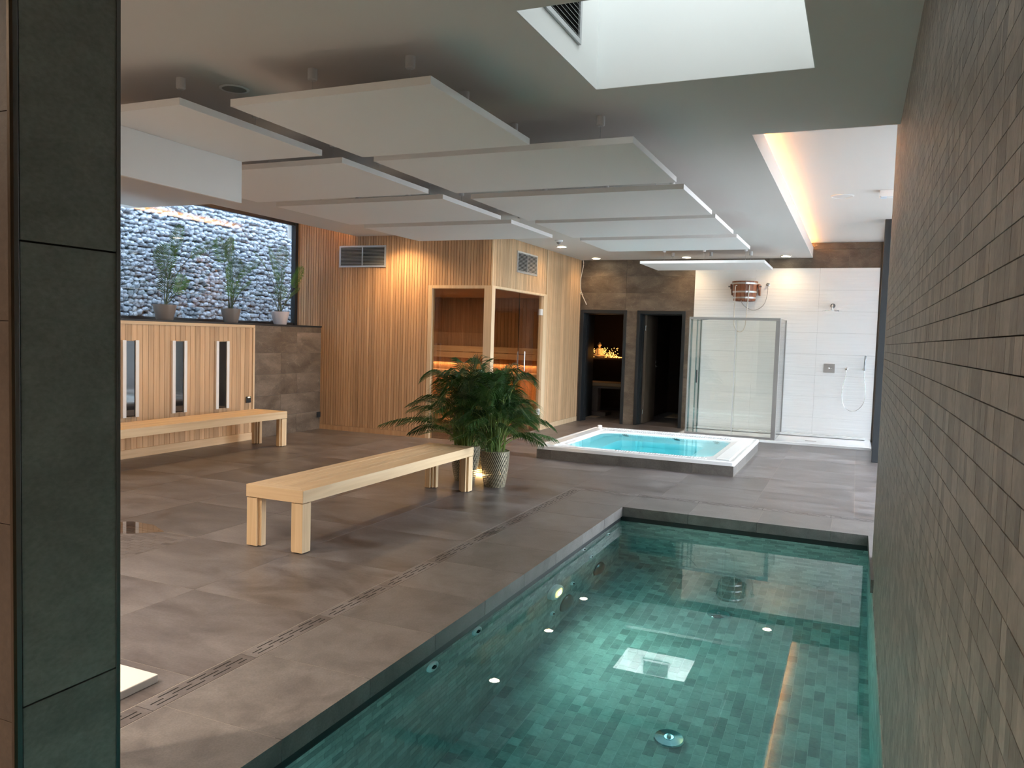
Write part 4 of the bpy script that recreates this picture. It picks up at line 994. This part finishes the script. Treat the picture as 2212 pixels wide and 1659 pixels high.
MB().tube([(.122, 13.58, 1.13), (.124, 13.585, 1.20), (.127, 13.59, 1.26), (.133, 13.595, 1.365)], [.009, .010, .014, .015], 12).build('handset', M_steel, hs, smooth=True)
MB().tube(smooth_pts([(-.134, 13.60, 1.13), (-.14, 13.60, 1.03), (-.172, 13.605, .88), (-.182, 13.61, .74), (-.165, 13.61, .60), (-.11, 13.61, .51), (-.02, 13.61, .475), (.06, 13.61, .51), (.13, 13.605, .60), (.155, 13.60, .72), (.15, 13.595, .88), (.128, 13.585, 1.03), (.122, 13.58, 1.13)]), .0055, 8).build('hose', M_chrome, hs, smooth=True)

# knotted cord in the corner by the sauna
cord = MB().tube(smooth_pts([(-4.585, 13.60, 2.90), (-4.575, 13.60, 2.82), (-4.60, 13.60, 2.68), (-4.622, 13.60, 2.55), (-4.618, 13.60, 2.42), (-4.600, 13.60, 2.33)]), .007, 8)
for a, b, c_ in (((-4.60, 2.33), (-4.575, 2.315), (-4.60, 2.30)), ((-4.60, 2.33), (-4.622, 2.31), (-4.605, 2.295))):
    cord.tube([(a[0], 13.60, a[1]), (b[0], 13.59, b[1]), (c_[0], 13.60, c_[1])], .006, 6)
cord.tube([(-4.60, 13.60, 2.33), (-4.625, 13.59, 2.29), ], .006, 6).tube([(-4.60, 13.60, 2.33), (-4.565, 13.59, 2.285)], .006, 6)
cord.tube([(-4.597, 13.60, 2.31), (-4.492, 13.60, 2.11)], .008, 8)
tag(cord.build('cord', M_rope, None, smooth=True), 'pale loose cord with a knot hanging in the corner left of the dark doorways', 'cord')

# ================================================================== DARK ROOM THINGS
sh = thing('shelf', 'dark shelf crossing the room behind the left doorway', 'shelf', (-4.7, 15.5, 1.1))
B(-5.5, -3.72, 15.35, 15.75, 1.09, 1.125).build('board', plain('dark_shelf', (.10, .06, .035), .6), sh, bevel=.002)
for x in (-5.4, -3.8): B(x - .02, x + .02, 15.40, 15.70, 0, 1.089).build('upright', M_bedbase, sh)
rn = random.Random(21)
fl = thing('fairy_lights', 'heap of glowing golden fairy lights on the shelf in the left doorway', 'fairy lights', (-4.75, 15.5, 1.126))
bs = bmesh.new(); bmesh.ops.create_icosphere(bs, subdivisions=1, radius=.0085); bme = bpy.data.meshes.new('bulb'); bs.to_mesh(bme); bs.free(); bme.materials.append(M_bulb)
pts = []
for k in range(230):
    x = -5.0 + .62 * (rn.random() ** .9); h = .22 * max(0, 1 - abs(x + 4.75) / .34) * rn.random() ** 1.5 if rn.random() < .8 else .20 * rn.random()
    p_ = (x, 15.42 + .26 * rn.random(), 1.136 + h * .95); pts.append(p_); inst(bme, 'bulb', fl, p_)
w_ = MB()
for k in range(0, len(pts) - 1, 1):
    if (Vector(pts[k]) - Vector(pts[k + 1])).length < .25: w_.tube([pts[k], pts[k + 1]], .0012, 3, cap=False)
w_.build('wire', M_void, fl)
fg = thing('seated_figurine', 'small stone figurine sitting cross-legged among the fairy lights', 'figurine', (-4.80, 15.48, 1.126))
def ell(mb, c, r, n=12):
    mb.lathe([(max(1e-7, sin(pi * k / n)) * 1.0, -cos(pi * k / n)) for k in range(n + 1)], (0, 0, 0), 'z', 14)
    cnt = (n + 1) * 14; mb.v[-cnt:] = [(c[0] + v[0] * r[0], c[1] + v[1] * r[1], c[2] + v[2] * r[2]) for v in mb.v[-cnt:]]
q = MB(); F = (-4.80, 15.46, 1.126)
for c_, r_ in (((0, 0, .03), (.125, .07, .032)), ((-.07, -.03, .04), (.06, .035, .03)), ((.07, -.03, .04), (.06, .035, .03)), ((0, .01, .11), (.06, .04, .085)), ((0, .01, .165), (.075, .035, .035)),
               ((-.07, 0, .115), (.02, .022, .06)), ((.07, 0, .115), (.02, .022, .06)), ((0, -.04, .075), (.045, .03, .016)), ((0, .005, .205), (.018, .018, .03)), ((0, 0, .255), (.036, .038, .045)), ((0, .008, .298), (.018, .018, .018)),
               ((-.038, .002, .25), (.007, .008, .018)), ((.038, .002, .25), (.007, .008, .018)), ((0, -.038, .25), (.006, .008, .012))):
    ell(q, (F[0] + c_[0], F[1] + c_[1], F[2] + c_[2]), r_)
fo = q.build('body', M_figure, fg, smooth=True); rm = fo.modifiers.new('fuse', 'REMESH'); rm.mode = 'VOXEL'; rm.voxel_size = .006; rm.use_smooth_shade = True
lgt = bpy.data.lights.new('fairy_glow', 'POINT'); lgt.energy = .9; lgt.color = (1, .45, .12); lgt.shadow_soft_size = .12
lo = bpy.data.objects.new('fairy_glow', lgt); COL.objects.link(lo); lo.location = (-4.7, 15.35, 1.26)
bd = thing('treatment_table', 'beige padded treatment table on a column base in the dark left room', 'treatment table', (-4.7, 15.0, 0))
B(-5.35, -4.10, 14.72, 15.28, .585, .66).build('cushion', M_bed, bd, bevel=.02, seg=3)
B(-5.30, -4.15, 14.78, 15.22, .545, .584).build('table_frame', M_bedbase, bd)
B(-4.80, -4.62, 14.9, 15.1, .08, .544).build('column', M_bedbase, bd, bevel=.01)
B(-5.0, -4.42, 14.80, 15.20, .0, .079).build('foot_plate', M_bedbase, bd, bevel=.01)
tag(B(-4.95, -4.5, 14.42, 14.74, -.003, .006).build('floor_mat', M_rug, None, bevel=.002), 'small beige mat on the floor inside the left doorway', 'mat')
tag(B(-3.40, -2.95, 15.4, 16.2, -.003, .006).build('floor_mat', M_rug, None, bevel=.002), 'beige mat on the dark floor inside the right doorway', 'mat')

# ================================================================== PILLAR AND SLAB
pil = MB().box(-2.6, PX0 - .008, 1.278, 1.562, 0, H); pillar = struct(pil.build('wall_pillar', M_dgrout))
for za, zb_ in ((-.0, .535), (.538, 1.692), (1.695, H)):
    piece(pillar, 'tile', M_pillar, PX0 - .008, PX0, 1.284, 1.556, za + .002, zb_)
for k_ in range(6): piece(pillar, 'tile', M_pillarw, -2.6, PX0 - .010, 1.270, 1.278, k_ * .5 + .001, min(k_ * .5 + .499, H))
for yy in (1.270, 1.556): B(PX0 - .010, PX0 + .003, yy - .0035, yy + .0095, 0, H).build('corner_trim', M_darkmetal, pillar, bevel=.001)
B(PX0 - .008, PX0 + .003, 1.2585, 1.2675, 0, H).build('corner_trim', plain('bronze_trim', (.10, .065, .04), .35, .8), pillar, bevel=.001)
tag(B(-3.55, -2.625, 1.5, 2.40, .0, .035).build('white_slab', M_salmon, None, bevel=.004), 'flat white slab lying on the floor tiles at the foot of the pillar', 'slab')

# ================================================================== PLANTS
def frond(mb, base, mid, tip, s0, L0, npair, wleaf, droop=.25, side=None, twist=.5, fold=.5, jit=None):
    """leaflets along the outer part of a curved rachis"""
    base, mid, tip = Vector(base), Vector(mid), Vector(tip); rn_ = jit or random.Random(1)
    def C(s): return base * (1 - s) ** 2 + mid * (2 * s * (1 - s)) + tip * s * s
    def D(s): return ((mid - base) * (2 * (1 - s)) + (tip - mid) * (2 * s)).normalized()
    for i in range(npair):
        s = s0 + (1 - s0) * (i + .5) / npair; u = (i + .5) / npair
        ln = L0 * (sin(pi * (.18 + .80 * u)) ** .7) * rn_.uniform(.9, 1.08); p = C(s); d = D(s)
        sd = side if side is not None else d.cross(Vector((0, 0, 1)))
        if sd.length < .1: sd = Vector((1, 0, 0))
        sd = sd - d * sd.dot(d); sd.normalize(); nn = sd.cross(d)
        if nn.z < 0: nn = -nn
        for sg in (-1, 1):
            dr = (sd * sg * cos(fold) + nn * sin(fold) * .5 + d * (.55 + .6 * u)).normalized()
            p1 = p + dr * ln * .5; p2 = p + dr * ln * .95 + Vector((0, 0, -droop * ln * (1 + .3 * rn_.random())))
            wv_ = d * wleaf * .5
            mb._add([p - wv_ * .4, p + wv_ * .4, p1 + wv_, p2, p1 - wv_], [(0, 1, 2, 4), (4, 2, 3)])
def rach(mb, base, mid, tip, r):
    base, mid, tip = Vector(base), Vector(mid), Vector(tip)
    pts_ = [base * (1 - s) ** 2 + mid * (2 * s * (1 - s)) + tip * s * s for s in [k / 9 for k in range(10)]]
    mb.tube(pts_, [r * (1 - .75 * k / 9) for k in range(10)], 5)
P1 = [(.092, .8, .163, 1.128, .16), (-.026, .543, .014, .867, .25), (-.002, .469, -.156, .857, .17), (.332, .778, .716, .989, .16), (.119, .307, .398, .461, .17), (-.013, .298, -.05, .55, .17), (.107, .306, .191, .542, .15)]
P2 = [(-.173, .758, -.342, 1.065, .15), (-.046, .812, .037, 1.112, .15), (-.046, .77, -.149, 1.068, .16), (.088, .541, .479, .831, .16), (.061, .318, .313, .558, .15), (.015, .546, .113, .849, .17), (-.011, .314, -.014, .523, .18), (-.05, .5, -.103, .765, .15)]
P3 = [(-.305, .755, -.586, .967, .15), (-.061, .563, -.237, 1.072, .19), (.002, .794, .013, 1.112, .15), (.199, .535, .371, .845, .15), (.132, .336, .405, .526, .16), (-.091, .324, -.293, .513, .16), (.008, .488, .123, .782, .18), (.028, .341, .024, .546, .16)]
def sillpalm(yc, P, pot, lab, zb=1.567, h=.185, rt=.135, rb_=.095, k=1.0):
    xc = -7.62; t = thing('potted_palm', lab, 'plant', (xc, yc, zb), 'small palms on the window sill')
    MB().lathe([(0, .002), (rb_ - .006, 0), (rb_, .006), (rt, h - .008), (rt, h), (rt - .010, h), (rt - .014, h - .03), (0, h - .03)], (xc, yc, zb), 'z', 32).build('pot', pot, t, auto=40)
    MB().lathe([(0, h - .022), (rt - .015, h - .026), (rt - .015, h - .03)], (xc, yc, zb), 'z', 24).build('soil', M_soil, t)
    rn_ = random.Random(int(yc * 100))
    for i, (sy_, sz, ty, tz, L0) in enumerate(P):
        dx = rn_.uniform(-.05, .12) ; b = Vector((xc + rn_.uniform(-.03, .03), yc + .25 * sy_ * .3 + rn_.uniform(-.02, .02), zb + h - .03))
        s_ = Vector((xc + dx * .5, yc + sy_, zb + sz)); tp = Vector((xc + dx, yc + ty, zb + tz))
        ss = max(.2, min(.8, (s_ - b).length / ((s_ - b).length + (tp - s_).length)))
        md = (s_ - b * (1 - ss) ** 2 - tp * ss * ss) / (2 * ss * (1 - ss))
        f = MB(); frond(f, b, md, tp, ss, L0 * 1.28, max(9, int((tp - s_).length / .0175)), .0135, droop=.12, side=Vector((rn_.uniform(-.4, .4), 1, 0)) if abs(ty - sy_) < .2 else Vector((.35, -(tz - sz), (ty - sy_))), fold=.35, jit=rn_)
        fo_ = f.build('frond', M_leaf2 if i % 3 != 2 else M_leaf, t)
        r_ = MB(); rach(r_, b, md, tp, .006); r_.build('stem', M_stem2, fo_)
sillpalm(7.042, P1, M_taupe, 'tall sparse potted palm in a taupe pot on the sill, nearest the pillar')
sillpalm(8.133, P2, M_taupe, 'potted palm in a taupe pot in the middle of the window sill', rt=.128, rb_=.09)
sillpalm(9.11, P3, M_pinkpot, 'potted palm in a pale pink pot on the sill beside the window jamb', rt=.128, rb_=.09)

# ribbed pots: raised light ribs and sunken dark grooves winding round the pot
def ribpot(t, cx, cy, rb_, rt, h, n=168, rows=28):
    q, g = MB(), MB()
    def R_(u): return rb_ + (rt - rb_) * (1 - (1 - u) ** 1.8)
    for i in range(rows):
        u0, u1 = i / rows, (i + 1) / rows
        for k in range(n):
            rib = k % 4 < 2; e_ = 0 if rib else -.004
            m_ = q if rib else g; vs = []
            for u, dk in ((u0, 0), (u0, 1), (u1, 0), (u1, 1)):
                a = 2 * pi * (k + dk - (i + (1 if u == u1 else 0)) * 1.25) / n; rr_ = R_(u) + e_; vs.append((cx + rr_ * cos(a), cy + rr_ * sin(a), h * u))
            m_._add(vs, [(0, 1, 3, 2)])
    q.lathe([(rt, h), (rt + .002, h + .004), (rt - .008, h + .004), (rt - .012, h - .04), (0, h - .04)], (cx, cy, 0), 'z', 40)
    g.lathe([(0, 0), (rb_, 0), (rb_, .004)], (cx, cy, 0), 'z', 40)
    p_ = q.build('pot', M_rib, t); g.build('groove', M_groove, p_)
M_rib = plain('champagne_rib', (.42, .38, .27), .4, .3); M_groove = plain('groove_dark', (.04, .035, .025), .6)
def areca(lab, cx, cy, rb_, rt, h, seed, nf, reach, hh, bias=(0, 0)):
    t = thing('areca_palm', lab, 'plant', (cx, cy, 0), 'areca palms in ribbed pots on the floor')
    ribpot(t, cx, cy, rb_, rt, h)
    MB().lathe([(0, h - .03), (rt - .014, h - .035), (rt - .014, h - .04)], (cx, cy, 0), 'z', 24).build('soil', M_soil, t)
    rn_ = random.Random(seed)
    for i in range(nf):
        az = 2 * pi * (i * .381966 + rn_.random() * .06); lvl = i / nf
        b = Vector((cx + cos(az) * rt * .45 * rn_.random(), cy + sin(az) * rt * .45 * rn_.random(), h - .03))
        rc = reach * (.30 + .80 * lvl ** .8) * rn_.uniform(.7, 1.1); ht = hh * (1.0 - .80 * lvl ** 1.25) * rn_.uniform(.82, 1.08)
        d = Vector((cos(az) + bias[0], sin(az) + bias[1], 0)); d = d / max(1, d.length)
        tp = Vector((cx, cy, 0)) + d * rc + Vector((0, 0, h * .8 + ht * rn_.uniform(.62, .9)))
        md = Vector((cx, cy, 0)) + d * rc * .32 + Vector((0, 0, h + ht * 1.12))
        f = MB(); frond(f, b, md, tp, .42, .25 * rn_.uniform(.8, 1.12), 25, .0145, droop=.10 + .35 * rn_.random(), fold=.3 + .5 * rn_.random(), jit=rn_)
        fo_ = f.build('frond', M_leaf, t)
        r_ = MB(); rach(r_, b, md, tp, .0065); r_.build('stem', M_stem, fo_)
    # young canes filling the pot
    c_ = MB()
    for k in range(26):
        a = rn_.random() * 6.28; r_ = rt * .75 * sqrt(rn_.random()); e_ = r_ * 1.5
        c_.tube([(cx + r_ * cos(a), cy + r_ * sin(a), h - .035), (cx + e_ * cos(a), cy + e_ * sin(a), h + .22 + .25 * rn_.random())], [.006, .003], 5)
    c_.build('cane', M_stem, t)
areca('large areca palm in a ribbed pot, partly behind the end of the pine bench', -3.655, 7.26, .105, .155, .36, 2, 44, .82, .98, (-.15, 0))
areca('large areca palm in a striped ribbed pot, right of the bench end', -3.255, 7.13, .105, .145, .355, 5, 38, .62, .92, (.12, 0))
areca('areca palm in a lamp-lit ribbed pot, behind the other two palms', -3.62, 7.72, .105, .15, .36, 9, 24, .62, .95)
gl_ = thing('light_ring', 'glowing warm light ring on the floor around the foot of the rear palm pot', 'lamp', (-3.62, 7.72, 0))
tr_ = [(-3.62 + .150 * cos(2 * pi * k / 36), 7.72 + .150 * sin(2 * pi * k / 36), .014) for k in range(37)]
MB().tube(tr_, .012, 8).build('ring', plain('ring_glow', (1, .8, .5), .5, emit=(1, .58, .2), es=8), gl_, smooth=True)

# ================================================================== OUTSIDE: GABION
gab = thing('gabion_wall', 'tall gabion retaining wall of grey stones in wire mesh outside the window', 'stone wall', (-9.6, 7, 0))
GXF = -9.25; gy0, gy1, gz0, gz1 = 6.9, 12.5, 1.5, 4.3
B(GXF - .6, GXF - .06, gy0 - 2.5, gy1 + .5, -.2, 5.6).build('core', M_gabback, gab)
rn = random.Random(77); smesh = []
for k in range(6):
    bm = bmesh.new(); bmesh.ops.create_icosphere(bm, subdivisions=2, radius=1)
    sx, sy, sz = rn.uniform(.8, 1), rn.uniform(.85, 1.15), rn.uniform(.6, .85)
    for v in bm.verts:
        j = 1 + rn.uniform(-.15, .12); v.co = Vector((v.co.x * sx * j, v.co.y * sy * j, v.co.z * sz * j))
    me = bpy.data.meshes.new('stone'); bm.to_mesh(me); bm.free(); me.materials.append(M_gab); autosmooth(me, 22); smesh.append(me)
st = []
z = gz0
while z < gz1:
    y = gy0 - 2.2 + rn.random() * .1; hz = rn.uniform(.027, .034)
    while y < gy1:
        w = rn.uniform(.028, .052); st.append((y + w, z + hz + rn.uniform(-.022, .022), w * 1.25, hz * rn.uniform(1.35, 1.9))); y += w * 2
    z += hz * 2
def key(q): return abs(q[0] - 9.4) + abs(q[1] - 2.4) * 1.2
order = sorted(st, key=key)
for q in order[:300]:
    inst(rn.choice(smesh), 'stone', gab, (GXF - .04 + rn.uniform(-.02, .02), q[0], q[1]), (rn.uniform(-.4, .4), rn.uniform(-.2, .2), rn.choice([0, pi])), (.08, q[2], q[3]))
gm = MB()
for q in order[300:]:
    me = rn.choice(smesh); fl_ = rn.choice([-1, 1]); cx_ = GXF - .04 + rn.uniform(-.02, .02); gm.tint = rn.random(); ra = rn.uniform(-.4, .4); ca, sa = cos(ra), sin(ra)
    gm._add([(cx_ + v.co.x * .08, q[0] + (v.co.y * ca - v.co.z * sa) * q[2] * fl_, q[1] + (v.co.y * sa + v.co.z * ca) * q[3]) for v in me.vertices], [tuple(p_.vertices) for p_ in me.polygons])
stuff(gm.build('stones', M_gab, gab, tints=True))
wm_ = MB(); y = gy0 - 2.2
while y < gy1: wm_.tube([(GXF + .055, y, gz0), (GXF + .055, y, gz1)], .0014, 4); y += .10
z = gz0
while z < gz1: wm_.tube([(GXF + .057, gy0 - 2.2, z), (GXF + .057, gy1, z)], .0014 if int(z * 10) % 10 else .003, 4); z += .10
stuff(wm_.build('wire_mesh', M_bedbase, gab))
